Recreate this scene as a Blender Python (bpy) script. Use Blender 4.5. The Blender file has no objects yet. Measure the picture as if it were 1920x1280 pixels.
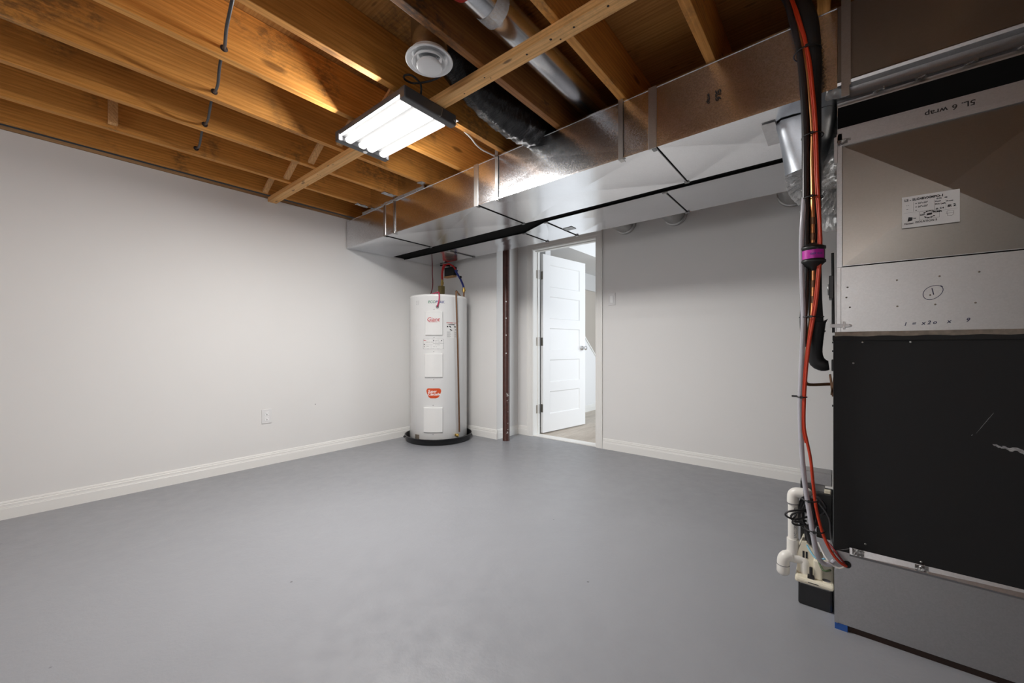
import bpy, bmesh, math, random
from mathutils import Vector, Matrix
random.seed(7)
S = bpy.context.scene
COL = S.collection
V = Vector
R = math.radians

# ------------------------------------------------------------------ camera
cam_d = bpy.data.cameras.new('camera'); cam = bpy.data.objects.new('camera', cam_d); COL.objects.link(cam)
cam_d.sensor_width = 36.0; cam_d.lens = 14.0
cam_d.shift_y = 10.0/1920.0
cam_d.clip_start = 0.02; cam_d.clip_end = 60
cam.location = (0, 0, 0.97)
cam.rotation_euler = (R(90), 0, R(39.15))
S.camera = cam
# ------------------------------------------------------------------ world, exposure
w = bpy.data.worlds.new('world'); S.world = w; w.use_nodes = True
w.node_tree.nodes['Background'].inputs[0].default_value = (0.02, 0.02, 0.022, 1)
w.node_tree.nodes['Background'].inputs[1].default_value = 1.0
S.view_settings.view_transform = 'Standard'
S.view_settings.look = 'None'
S.view_settings.gamma = 1.0
S.view_settings.use_curve_mapping = False
S.view_settings.exposure = 0.0
TUBE_STRENGTH = 1.5           # emission of the shop light tubes
DOWN_WATTS = 60.0             # what the four tubes send down
SIDE_WATTS = 6.5              # what the outer tubes send out under the housing edge
HALL_WATTS = 74.0             # daylight coming through the window of the next room

def area(name, loc, rot, sx, sy, watts, col):
    d = bpy.data.lights.new(name, 'AREA'); d.shape = 'RECTANGLE'; d.size = sx; d.size_y = sy
    d.energy = watts; d.color = col
    o = bpy.data.objects.new(name, d); COL.objects.link(o); o.location = loc; o.rotation_euler = rot
    return o
# daylight from the window in the right wall of the neighbouring room
area('hall_window_daylight', (0.55, 5.3, 1.35), (R(90), 0, R(90)), 2.2, 1.5, HALL_WATTS, (0.86, 0.93, 1.0))
# unseen fill light added behind the camera to brighten the room
area('rear_fill_light', (-1.0, -3.72, 1.55), (R(90), 0, R(180)), 2.6, 0.9, 52.0, (0.97, 0.97, 1.0))

# ------------------------------------------------------------------ materials
def new_mat(name):
    m = bpy.data.materials.new(name); m.use_nodes = True
    nt = m.node_tree; b = nt.nodes['Principled BSDF']
    return m, nt, b
def nd(nt, t, **kw):
    n = nt.nodes.new(t)
    for k, v in kw.items():
        if k in n.inputs.keys(): n.inputs[k].default_value = v
        else: setattr(n, k, v)
    return n
def L(nt, a, b): nt.links.new(a, b)
def coords(nt, scale=(1,1,1), rnd=True):
    tc = nd(nt, 'ShaderNodeTexCoord'); mp = nd(nt, 'ShaderNodeMapping')
    mp.inputs['Scale'].default_value = scale
    if rnd:
        oi = nd(nt, 'ShaderNodeObjectInfo'); mu = nd(nt, 'ShaderNodeMath', operation='MULTIPLY')
        mu.inputs[1].default_value = 37.0; L(nt, oi.outputs['Random'], mu.inputs[0])
        va = nd(nt, 'ShaderNodeVectorMath', operation='ADD')
        L(nt, tc.outputs['Object'], va.inputs[0]); L(nt, mu.outputs[0], va.inputs[1])
        L(nt, va.outputs[0], mp.inputs['Vector'])
    else: L(nt, tc.outputs['Object'], mp.inputs['Vector'])
    return mp.outputs[0]
def noise(nt, vec, scale, detail=4, rough=0.55, dist=0.0):
    n = nd(nt, 'ShaderNodeTexNoise'); n.inputs['Scale'].default_value = scale
    n.inputs['Detail'].default_value = detail; n.inputs['Roughness'].default_value = rough
    n.inputs['Distortion'].default_value = dist
    L(nt, vec, n.inputs['Vector']); return n.outputs['Fac']
def ramp(nt, fac, stops):
    r = nd(nt, 'ShaderNodeValToRGB'); cr = r.color_ramp
    while len(cr.elements) < len(stops): cr.elements.new(0.5)
    for e, (p, c) in zip(cr.elements, stops):
        e.position = p; e.color = (c[0], c[1], c[2], 1) if hasattr(c, '__len__') else (c, c, c, 1)
    L(nt, fac, r.inputs[0]); return r.outputs[0]
def mix(nt, fac, a, b, mode='MIX'):
    m = nd(nt, 'ShaderNodeMix', data_type='RGBA', blend_type=mode)
    if hasattr(fac, 'is_linked'): L(nt, fac, m.inputs[0])
    else: m.inputs[0].default_value = fac
    for i, x in ((6, a), (7, b)):
        if hasattr(x, 'is_linked'): L(nt, x, m.inputs[i])
        else: m.inputs[i].default_value = (x[0], x[1], x[2], 1)
    return m.outputs[2]
def bump(nt, b, h, strength=0.2, dist=0.002):
    n = nd(nt, 'ShaderNodeBump'); n.inputs['Strength'].default_value = strength; n.inputs['Distance'].default_value = dist
    L(nt, h, n.inputs['Height']); L(nt, n.outputs[0], b.inputs['Normal'])
def plain(name, col, rough=0.5, metal=0.0, spec=0.5, nz=None, coat=0.0, var=0.06):
    m, nt, b = new_mat(name)
    b.inputs['Roughness'].default_value = rough; b.inputs['Metallic'].default_value = metal
    b.inputs['Specular IOR Level'].default_value = spec; b.inputs['Coat Weight'].default_value = coat
    v = coords(nt); n = noise(nt, v, nz[0] if nz else 9.0, 3)
    c = ramp(nt, n, [(0.25, [x*(1-var) for x in col]), (0.75, [min(1, x*(1+var)) for x in col])])
    L(nt, c, b.inputs['Base Color'])
    if nz: bump(nt, b, n, nz[1], nz[2])
    return m
def wood(name, axis, c1, c2, dark, knots=0.5, stain=0.5, rough=0.62):
    m, nt, b = new_mat(name); b.inputs['Roughness'].default_value = rough
    b.inputs['Specular IOR Level'].default_value = 0.35
    g = 34.0; a = 1.6
    sc = {'x': (a, g, g), 'y': (g, a, g), 'z': (g, g, a)}[axis]
    v = coords(nt, sc)
    f1 = noise(nt, v, 1.0, 6, 0.65, 0.6)
    lo = {'x': (0.5, 3, 3), 'y': (3, 0.5, 3), 'z': (3, 3, 0.5)}[axis]
    v2 = coords(nt, lo); f2 = noise(nt, v2, 1.0, 5, 0.6, 1.2)
    # cathedral growth rings
    wv = nd(nt, 'ShaderNodeTexWave', wave_type='RINGS', rings_direction={'x':'X','y':'Y','z':'Z'}[axis])
    wl = {'x': (0.30, 5.0, 5.0), 'y': (5.0, 0.30, 5.0), 'z': (5.0, 5.0, 0.30)}[axis]
    L(nt, coords(nt, wl), wv.inputs['Vector']); wv.inputs['Scale'].default_value = 4.5
    wv.inputs['Distortion'].default_value = 6.5; wv.inputs['Detail'].default_value = 4.0; wv.inputs['Detail Scale'].default_value = 0.7
    c = ramp(nt, f1, [(0.3, c1), (0.7, c2)])
    c = mix(nt, 0.30, c, ramp(nt, wv.outputs['Color'], [(0.0, dark), (0.45, c2), (1.0, c1)]), 'MIX')
    fg = noise(nt, coords(nt, {'x': (5, 160, 160), 'y': (160, 5, 160), 'z': (160, 160, 5)}[axis]), 1.0, 4, 0.7, 0.3)
    c = mix(nt, 0.55, c, ramp(nt, fg, [(0.38, (0.66, 0.58, 0.48)), (0.6, (1.06, 1.04, 1.02))]), 'MULTIPLY')
    c = mix(nt, 0.6, c, ramp(nt, f2, [(0.33, (0.55, 0.47, 0.40)), (0.60, (1.08, 1.05, 1.0))]), 'MULTIPLY')
    # knots
    vo = nd(nt, 'ShaderNodeTexVoronoi', feature='F1')
    kk = {'x': (5, 17, 17), 'y': (7.5, 2.4, 7.5), 'z': (6, 6, 1.6)}[axis]
    L(nt, coords(nt, kk), vo.inputs['Vector']); vo.inputs['Scale'].default_value = 1.0
    kf = ramp(nt, vo.outputs['Distance'], [(0.0, 1.0), (0.09, 0.85), (0.15, 0.0)])
    km = nd(nt, 'ShaderNodeMath', operation='MULTIPLY'); km.inputs[1].default_value = knots
    L(nt, kf, km.inputs[0])
    c = mix(nt, km.outputs[0], c, [x*0.28 for x in dark])
    # grey-black mildew blotches
    if stain > 0:
        s1 = noise(nt, coords(nt, (3.1, 3.1, 3.1)), 1.0, 2, 0.5); s2 = noise(nt, coords(nt, (40, 22, 40)), 1.0, 4, 0.7)
        mm = nd(nt, 'ShaderNodeMath', operation='MULTIPLY')
        L(nt, ramp(nt, s1, [(0.53, 0.0), (0.63, 1.0)]), mm.inputs[0]); L(nt, ramp(nt, s2, [(0.42, 0.0), (0.62, 1.0)]), mm.inputs[1])
        mq = nd(nt, 'ShaderNodeMath', operation='MULTIPLY'); mq.inputs[1].default_value = stain; L(nt, mm.outputs[0], mq.inputs[0])
        c = mix(nt, mq.outputs[0], c, (0.05, 0.038, 0.028))
    L(nt, c, b.inputs['Base Color'])
    bump(nt, b, f1, 0.25, 0.002)
    return m
def galv(name, tint=(0.60, 0.61, 0.63), rough=0.25, spangle=0.10, grain=0.0):
    m, nt, b = new_mat(name); b.inputs['Metallic'].default_value = 1.0
    v = coords(nt, (1, 1, 1))
    vo = nd(nt, 'ShaderNodeTexVoronoi', feature='F1'); vo.inputs['Scale'].default_value = 260.0; L(nt, v, vo.inputs['Vector'])
    sp = nd(nt, 'ShaderNodeSeparateColor'); L(nt, vo.outputs['Color'], sp.inputs[0])
    n = noise(nt, v, 3.0, 4)
    lo = [x*(1-spangle) for x in tint]; hi = [min(1, x*(1+spangle)) for x in tint]
    c = ramp(nt, sp.outputs[0], [(0.0, lo), (1.0, hi)])
    c = mix(nt, 0.35, c, ramp(nt, n, [(0.3, (0.8, 0.8, 0.8)), (0.7, (1, 1, 1))]), 'MULTIPLY')
    L(nt, c, b.inputs['Base Color'])
    rr = nd(nt, 'ShaderNodeMapRange'); rr.inputs['To Min'].default_value = rough*0.94; rr.inputs['To Max'].default_value = rough*1.07
    L(nt, sp.outputs[1], rr.inputs[0]); L(nt, rr.outputs[0], b.inputs['Roughness'])
    if grain > 0:   # zinc crystals: every cell tilts a little
        g = nd(nt, 'ShaderNodeVectorMath', operation='SUBTRACT'); L(nt, vo.outputs['Color'], g.inputs[0]); g.inputs[1].default_value = (0.5, 0.5, 0.5)
        sc = nd(nt, 'ShaderNodeVectorMath', operation='SCALE'); L(nt, g.outputs[0], sc.inputs[0]); sc.inputs['Scale'].default_value = grain
        ge = nd(nt, 'ShaderNodeNewGeometry'); ad = nd(nt, 'ShaderNodeVectorMath', operation='ADD'); L(nt, ge.outputs['Normal'], ad.inputs[0]); L(nt, sc.outputs[0], ad.inputs[1])
        nn = nd(nt, 'ShaderNodeVectorMath', operation='NORMALIZE'); L(nt, ad.outputs[0], nn.inputs[0]); L(nt, nn.outputs[0], b.inputs['Normal'])
    else: bump(nt, b, noise(nt, v, 3.0, 2), 0.10, 0.01)
    return m
def emis(name, col, s):
    m, nt, b = new_mat(name); b.inputs['Base Color'].default_value = (*col, 1)
    b.inputs['Emission Color'].default_value = (*col, 1); b.inputs['Emission Strength'].default_value = s
    return m

M = {}
WC1, WC2, WD = (0.80, 0.40, 0.105), (0.70, 0.315, 0.065), (0.42, 0.155, 0.025)
M['joist'] = wood('joist_wood', 'y', WC1, WC2, WD, 0.75, 0.55)
M['joist_old'] = wood('old_joist_wood', 'y', (0.40, 0.18, 0.05), (0.30, 0.12, 0.03), (0.18, 0.065, 0.014), 0.6, 0.8)
M['strap'] = wood('strapping_wood', 'x', (0.92, 0.56, 0.24), (0.85, 0.48, 0.18), (0.62, 0.30, 0.09), 0.95, 0.12)
M['brace'] = wood('bridging_wood', 'x', (0.80, 0.50, 0.24), (0.72, 0.42, 0.18), (0.52, 0.26, 0.09), 0.5, 0.2)
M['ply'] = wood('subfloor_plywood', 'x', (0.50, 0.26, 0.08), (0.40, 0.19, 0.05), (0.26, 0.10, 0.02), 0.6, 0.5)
M['plate'] = wood('top_plate_wood', 'y', (0.55, 0.36, 0.19), (0.48, 0.30, 0.15), (0.3, 0.16, 0.07), 0.2, 0.1)

def paint(name, col, rough, bs, bd, smudge=0.03, spec=0.4):
    m, nt, b = new_mat(name); b.inputs['Roughness'].default_value = rough; b.inputs['Specular IOR Level'].default_value = spec
    v = coords(nt, (1, 1, 1), False)
    n1 = noise(nt, v, 1.6, 4, 0.6, 0.4); n2 = noise(nt, v, 260.0, 3, 0.6)
    c = ramp(nt, n1, [(0.3, [x*(1-smudge) for x in col]), (0.7, col)])
    L(nt, c, b.inputs['Base Color']); bump(nt, b, n2, bs, bd)
    return m
M['wall'] = paint('wall_paint', (0.80, 0.79, 0.775), 0.62, 0.12, 0.0006, 0.02)
M['trim'] = paint('trim_paint', (0.86, 0.85, 0.82), 0.38, 0.02, 0.0003, 0.01)
M['door'] = paint('door_paint', (0.90, 0.90, 0.90), 0.4, 0.02, 0.0003, 0.01)
M['hall'] = paint('hall_paint', (0.86, 0.86, 0.86), 0.7, 0.05, 0.0004, 0.01)
M['beige'] = paint('stair_wall_paint', (0.72, 0.66, 0.59), 0.7, 0.05, 0.0004, 0.01)
def floor_mat():
    m, nt, b = new_mat('grey_floor_paint')
    v = coords(nt, (1, 1, 1), False)
    n1 = noise(nt, v, 0.9, 5, 0.6, 0.6); n2 = noise(nt, v, 14.0, 5, 0.6); n3 = noise(nt, v, 95.0, 3, 0.5)
    c = ramp(nt, n1, [(0.3, (0.266, 0.272, 0.292)), (0.7, (0.294, 0.300, 0.321))])
    c = mix(nt, 0.22, c, ramp(nt, n2, [(0.35, (0.85, 0.85, 0.86)), (0.65, (1.0, 1.0, 1.0))]), 'MULTIPLY')
    sp = nd(nt, 'ShaderNodeTexVoronoi', feature='F1'); sp.inputs['Scale'].default_value = 3.2; L(nt, v, sp.inputs['Vector'])
    c = mix(nt, ramp(nt, sp.outputs['Distance'], [(0.0, 1.0), (0.012, 0.8), (0.02, 0.0)]), c, (0.10, 0.10, 0.11))
    L(nt, c, b.inputs['Base Color'])
    r = ramp(nt, n2, [(0.3, 0.30), (0.7, 0.46)]); L(nt, r, b.inputs['Roughness'])
    b.inputs['Specular IOR Level'].default_value = 0.5
    ad = nd(nt, 'ShaderNodeMath', operation='ADD'); mu = nd(nt, 'ShaderNodeMath', operation='MULTIPLY'); mu.inputs[1].default_value = 0.25
    L(nt, n3, mu.inputs[0]); L(nt, mu.outputs[0], ad.inputs[0]); L(nt, n2, ad.inputs[1])
    bump(nt, b, ad.outputs[0], 0.32, 0.005)
    return m
M['floor'] = floor_mat()
M['planks'] = wood('hall_plank_floor', 'y', (0.62, 0.58, 0.53), (0.54, 0.50, 0.45), (0.42, 0.37, 0.32), 0.1, 0.0, 0.45)
M['galv'] = galv('galvanised_sheet', (0.82, 0.83, 0.85), 0.20, 0.16, 0.05)
M['galv_smooth'] = galv('smooth_galvanised_sheet', (0.86, 0.87, 0.895), 0.20, 0.03, 0.012)
M['galv_dull'] = galv('dull_galvanised_sheet', (0.50, 0.50, 0.505), 0.38, 0.04)
M['galv_plenum'] = galv('plenum_galvanised_sheet', (0.31, 0.285, 0.255), 0.33, 0.02)
M['galv_pale'] = galv('pale_galvanised_sheet', (0.52, 0.515, 0.505), 0.40, 0.03)
M['pipe'] = galv('round_pipe_metal', (0.72, 0.73, 0.75), 0.22, 0.05)
M['boot'] = galv('boot_sheet_metal', (0.50, 0.53, 0.57), 0.42, 0.03)
M['strip'] = galv('hanger_strip_metal', (0.50, 0.49, 0.475), 0.33, 0.05)
def foil():
    m, nt, b = new_mat('foil_tape'); b.inputs['Metallic'].default_value = 0.9; b.inputs['Base Color'].default_value = (0.78, 0.78, 0.78, 1)
    b.inputs['Roughness'].default_value = 0.25
    v = coords(nt, (1, 1, 1.6)); bump(nt, b, noise(nt, v, 60.0, 6, 0.75, 3.0), 1.0, 0.03); return m
M['foil'] = foil()
M['white_tape'] = plain('pale_sealing_tape', (0.80, 0.77, 0.75), 0.6, 0.0, nz=(60, 0.6, 0.002))
M['black_gap'] = plain('black_canvas_and_shade', (0.006, 0.006, 0.006), 0.9, 0, 0.1)  # canvas and seams, also the painted shade in the duct gap and opening
def plastic_wrap():
    m, nt, b = new_mat('black_plastic_sleeve'); b.inputs['Base Color'].default_value = (0.010, 0.010, 0.011, 1)
    b.inputs['Roughness'].default_value = 0.26
    v = coords(nt, (1, 1, 1)); wv = coords(nt, (3, 16, 3))
    bump(nt, b, noise(nt, wv, 4.0, 4, 0.55, 2.0), 0.8, 0.014); return m
M['sleeve'] = plastic_wrap()
M['black'] = plain('black_cabinet_liner', (0.010, 0.010, 0.0105), 0.62, 0, 0.35, nz=(240, 0.25, 0.001))
M['black_metal'] = plain('black_metal', (0.012, 0.012, 0.012), 0.4, 0, 0.5)
M['rubber'] = plain('black_rubber', (0.012, 0.012, 0.013), 0.55, 0, 0.4, nz=(60, 0.4, 0.002))
M['braid'] = plain('black_corrugated_tube', (0.022, 0.020, 0.022), 0.28, 0, 0.6)
M['cable_grey'] = plain('dark_grey_cable', (0.045, 0.043, 0.045), 0.45)
M['orange'] = plain('orange_red_cable', (0.50, 0.035, 0.006), 0.42)
M['red'] = plain('red_water_tube', (0.45, 0.012, 0.012), 0.4)
M['darkred'] = plain('dark_red_wire', (0.22, 0.012, 0.018), 0.5)
M['pinkwire'] = plain('pink_red_wire', (0.50, 0.03, 0.10), 0.45)
M['blue'] = plain('blue_water_tube', (0.015, 0.03, 0.22), 0.4)
M['bluewire'] = plain('pale_blue_wire', (0.18, 0.42, 0.55), 0.5)
M['green'] = plain('green_wire', (0.05, 0.09, 0.03), 0.5)
M['white_cable'] = plain('white_cable', (0.62, 0.60, 0.57), 0.5)
M['vinyl'] = plain('clear_vinyl_tube', (0.44, 0.43, 0.47), 0.22, 0, 0.6)
def copper_mat():
    m, nt, b = new_mat('copper'); b.inputs['Metallic'].default_value = 1.0; b.inputs['Roughness'].default_value = 0.3
    n = noise(nt, coords(nt, (8, 8, 8)), 1.0, 4)
    L(nt, ramp(nt, n, [(0.3, (0.55, 0.24, 0.09)), (0.7, (0.72, 0.36, 0.16))]), b.inputs['Base Color']); return m
M['copper'] = copper_mat()
M['copper_old'] = plain('tarnished_copper', (0.19, 0.105, 0.06), 0.42, 0.75)
M['brass'] = plain('brass', (0.55, 0.38, 0.12), 0.35, 1.0)
M['brass_dark'] = plain('weathered_brass', (0.24, 0.19, 0.08), 0.45, 0.8)
M['enamel'] = plain('white_enamel', (0.87, 0.87, 0.86), 0.20, 0, 0.5, coat=0.2, var=0.01)
M['enamel2'] = plain('white_cover_enamel', (0.74, 0.74, 0.73), 0.34, 0, 0.4, var=0.01)
M['pan'] = plain('black_pan_plastic', (0.008, 0.008, 0.009), 0.3, 0, 0.6)
M['post'] = plain('oxide_red_steel', (0.060, 0.020, 0.015), 0.42, 0, 0.4, nz=(30, 0.3, 0.002), var=0.35)
M['white_plastic'] = plain('white_plastic', (0.90, 0.90, 0.90), 0.38, 0, 0.4, var=0.01)
M['wall_plastic'] = plain('cover_plate_plastic', (0.78, 0.775, 0.77), 0.35, 0, 0.4, var=0.01)
M['cream'] = plain('cream_pump_plastic', (0.74, 0.69, 0.55), 0.4, 0, 0.4, var=0.03)
M['pvc'] = plain('white_pvc', (0.78, 0.76, 0.71), 0.33, 0, 0.5, var=0.02)
M['hinge'] = plain('satin_nickel', (0.34, 0.31, 0.27), 0.35, 1.0)
M['chrome'] = plain('chrome', (0.75, 0.75, 0.76), 0.12, 1.0)
M['lamp_grey'] = plain('lamp_housing_grey', (0.10, 0.10, 0.105), 0.4, 0.2)
M['reflector'] = plain('white_reflector', (0.50, 0.50, 0.50), 0.4)
M['tube'] = emis('lit_tube', (1.0, 0.985, 0.97), TUBE_STRENGTH)
M['paper'] = plain('white_label_paper', (0.70, 0.69, 0.68), 0.6, var=0.01)
M['spec_paper'] = plain('rating_label_paper', (0.74, 0.74, 0.73), 0.45, var=0.01)
M['ink'] = plain('black_ink', (0.012, 0.012, 0.014), 0.6)
M['ink_grey'] = plain('grey_ink', (0.16, 0.16, 0.17), 0.6)
M['ink_blue'] = plain('dark_blue_marker', (0.02, 0.02, 0.06), 0.6)
M['ink_red'] = plain('red_ink', (0.50, 0.02, 0.03), 0.5)
M['ink_green'] = plain('green_ink', (0.02, 0.20, 0.10), 0.5)
M['ink_navy'] = plain('navy_ink', (0.03, 0.05, 0.24), 0.5)
M['logo_orange'] = plain('orange_red_sticker', (0.60, 0.075, 0.015), 0.4)
M['magenta'] = plain('magenta_label', (0.50, 0.015, 0.36), 0.4)
M['bluefoam'] = plain('blue_foam_pad', (0.02, 0.10, 0.38), 0.6)
M['dark_wood'] = plain('dark_brown_wood', (0.028, 0.014, 0.010), 0.8)  # near-black brown for drilled holes, nail holes and the sill
M['red_tape'] = plain('red_sheathing_tape', (0.42, 0.015, 0.012), 0.35)
M['rust'] = plain('rusty_flange', (0.22, 0.185, 0.15), 0.55, 0.5, nz=(45, 0.4, 0.002), var=0.3)
M['scuff'] = plain('chalky_scuff', (0.34, 0.34, 0.35), 0.8, nz=(90, 0.6, 0.002), var=0.5)
M['dim_metal'] = plain('dim_steel', (0.30, 0.30, 0.30), 0.4, 0.8)

# ------------------------------------------------------------------ mesh builder
class MB:
    """collects shapes in world coordinates and links them as ONE mesh"""
    def __init__(s): s.v = []; s.f = []; s.sm = []
    def add(s, vs, fs, smooth=False):
        o = len(s.v); s.v += [tuple(p) for p in vs]; s.f += [tuple(i+o for i in f) for f in fs]; s.sm += [smooth]*len(fs); return s
    def box(s, x0, y0, z0, x1, y1, z1, bev=0.0, rot=None, piv=None):
        if bev <= 0:
            vs = [V(p) for p in ((x0,y0,z0),(x1,y0,z0),(x1,y1,z0),(x0,y1,z0),(x0,y0,z1),(x1,y0,z1),(x1,y1,z1),(x0,y1,z1))]
            fs = [(0,3,2,1),(4,5,6,7),(0,1,5,4),(1,2,6,5),(2,3,7,6),(3,0,4,7)]
        else:
            bm = bmesh.new(); bmesh.ops.create_cube(bm, size=1.0)
            for q in bm.verts: q.co = V(((x0+x1)/2+q.co.x*(x1-x0), (y0+y1)/2+q.co.y*(y1-y0), (z0+z1)/2+q.co.z*(z1-z0)))
            bmesh.ops.bevel(bm, geom=bm.edges[:], offset=bev, segments=2, affect='EDGES', profile=0.5)
            bm.verts.index_update(); vs = [q.co.copy() for q in bm.verts]; fs = [tuple(q.index for q in f.verts) for f in bm.faces]; bm.free()
        if rot is not None:
            p = V(piv) if piv else V(((x0+x1)/2, (y0+y1)/2, (z0+z1)/2)); vs = [rot @ (q-p) + p for q in vs]
        return s.add(vs, fs)
    def bar(s, a, b, wd, ht, up=(0,0,1)):
        a, b = V(a), V(b); d = (b-a).normalized(); u = V(up); r = d.cross(u).normalized(); u = r.cross(d).normalized()
        vs = []
        for p in (a, b):
            for sx, sy in ((-1,-1),(1,-1),(1,1),(-1,1)): vs.append(p + r*wd/2*sx + u*ht/2*sy)
        return s.add(vs, [(0,1,2,3),(7,6,5,4),(0,4,5,1),(1,5,6,2),(2,6,7,3),(3,7,4,0)])
    def tube(s, pts, r, n=14, caps=True, smooth_path=3):
        P = [V(p) for p in pts]; RR = list(r) if hasattr(r, '__len__') else [r]*len(P)
        if smooth_path and len(P) > 2:
            Q, q = [], []
            for i in range(len(P)-1):
                p0 = P[max(i-1,0)]; p1 = P[i]; p2 = P[i+1]; p3 = P[min(i+2, len(P)-1)]
                for k in range(smooth_path):
                    t = k/smooth_path
                    Q.append(0.5*((2*p1)+(p2-p0)*t+(2*p0-5*p1+4*p2-p3)*t*t+(3*p1-p0-3*p2+p3)*t**3)); q.append(RR[i]*(1-t)+RR[i+1]*t)
            Q.append(P[-1]); q.append(RR[-1]); P, RR = Q, q
        vs = []; fs = []; prev = None
        for i, p in enumerate(P):
            t = (P[min(i+1, len(P)-1)] - P[max(i-1, 0)])
            if t.length < 1e-9: t = V((0,0,1))
            t.normalize()
            if prev is None:
                a = V((0,0,1)) if abs(t.z) < 0.9 else V((1,0,0)); u = t.cross(a).normalized()
            else: u = (prev - t*prev.dot(t)).normalized()
            prev = u; w_ = t.cross(u)
            for k in range(n):
                an = 2*math.pi*k/n; vs.append(p + (u*math.cos(an) + w_*math.sin(an))*RR[i])
        for i in range(len(P)-1):
            for k in range(n):
                k2 = (k+1) % n; fs.append((i*n+k, i*n+k2, (i+1)*n+k2, (i+1)*n+k))
        s.add(vs, fs, True)
        if caps: s.add(vs[:n], [tuple(range(n))[::-1]]); s.add(vs[-n:], [tuple(range(n))])
        return s
    def lathe(s, prof, c, axis=(0,0,1), n=40, smooth=True):
        ax = V(axis).normalized(); a = V((0,0,1)) if abs(ax.z) < 0.9 else V((1,0,0)); u = ax.cross(a).normalized(); w_ = ax.cross(u); c = V(c)
        if abs(ax.z) > 0.99: u = V((1,0,0)); w_ = V((0,1,0))
        vs = []; fs = []
        for (r, h) in prof:
            for k in range(n):
                an = 2*math.pi*k/n; vs.append(c + ax*h + (u*math.cos(an) + w_*math.sin(an))*r)
        for i in range(len(prof)-1):
            for k in range(n):
                k2 = (k+1) % n; fs.append((i*n+k, i*n+k2, (i+1)*n+k2, (i+1)*n+k))
        s.add(vs, fs, smooth)
        for i in (0, len(prof)-1):
            if prof[i][0] > 1e-6: s.add(vs[i*n:(i+1)*n], [tuple(range(n))])
        return s
    def prism(s, poly, fn, d0, d1):
        n = len(poly); vs = [fn(p, d0) for p in poly] + [fn(p, d1) for p in poly]
        fs = [tuple(range(n)), tuple(range(2*n-1, n-1, -1))] + [(i, i+n, (i+1) % n + n, (i+1) % n) for i in range(n)]
        return s.add(vs, fs)
    def quad(s, a, b, c, d): return s.add([a,b,c,d], [(0,1,2,3)])
    def pan(s, a, b, c, d, out):
        """cross-broken sheet: four triangles meeting in a raised centre"""
        a, b, c, d = V(a), V(b), V(c), V(d); m = (a+b+c+d)/4 + V(out)
        return s.add([a,b,c,d,m], [(0,1,4),(1,2,4),(2,3,4),(3,0,4)])
    def sphere(s, c, r, n=12, sc=(1,1,1)):
        prof = [(max(1e-5, r*math.sin(math.pi*i/n)), -r*math.cos(math.pi*i/n)) for i in range(n+1)]
        m = MB(); m.lathe(prof, (0,0,0), n=n*2); c = V(c)
        return s.add([c + V((p[0]*sc[0], p[1]*sc[1], p[2]*sc[2])) for p in m.v], m.f, True)
    def build(s, name, mat, parent=None, loc=None, fix=True):
        me = bpy.data.meshes.new(name)
        if loc is None:
            if parent is not None: loc = parent['_o'] if '_o' in parent else (0,0,0)
            else:
                xs = [p[0] for p in s.v]; ys = [p[1] for p in s.v]; zs = [p[2] for p in s.v]
                loc = ((min(xs)+max(xs))/2, (min(ys)+max(ys))/2, min(zs))
        l = V(loc)
        me.from_pydata([V(p)-l for p in s.v], [], s.f)
        for p, q in zip(me.polygons, s.sm): p.use_smooth = q
        if fix:
            bm = bmesh.new(); bm.from_mesh(me); bmesh.ops.recalc_face_normals(bm, faces=bm.faces[:]); bm.to_mesh(me); bm.free()
        me.materials.append(mat)
        o = bpy.data.objects.new(name, me); COL.objects.link(o)
        o['_o'] = tuple(l)
        if parent is not None: o.parent = parent
        else: o.location = l
        return o

def comps(mb):
    par = list(range(len(mb.v)))
    def fd(i):
        while par[i] != i: par[i] = par[par[i]]; i = par[i]
        return i
    for f in mb.f:
        for j in f[1:]: par[fd(j)] = fd(f[0])
    g = {}
    for fi, f in enumerate(mb.f): g.setdefault(fd(f[0]), []).append(fi)
    return g
def each(mb, name, mat, parent):
    """every loose piece becomes a part of its own"""
    for fis in comps(mb).values():
        m = MB(); ix = {}
        for fi in fis:
            for i in mb.f[fi]:
                if i not in ix: ix[i] = len(m.v); m.v.append(mb.v[i])
            m.f.append(tuple(ix[i] for i in mb.f[fi])); m.sm.append(mb.sm[fi])
        o = m.build(name, mat, parent)
    return o
def tag(o, label=None, cat=None, group=None, kind=None):
    if label: o['label'] = label
    if cat: o['category'] = cat
    if group: o['group'] = group
    if kind: o['kind'] = kind
    return o
def thing(name, loc, label, cat, group=None):
    o = bpy.data.objects.new(name, None); COL.objects.link(o); o.location = loc; o.empty_display_size = 0.05
    o['_o'] = tuple(loc); return tag(o, label, cat, group)
def struct(name, mb, mat, label, cat, parent=None):
    return tag(mb.build(name, mat, parent), label, cat, None, 'structure')

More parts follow.
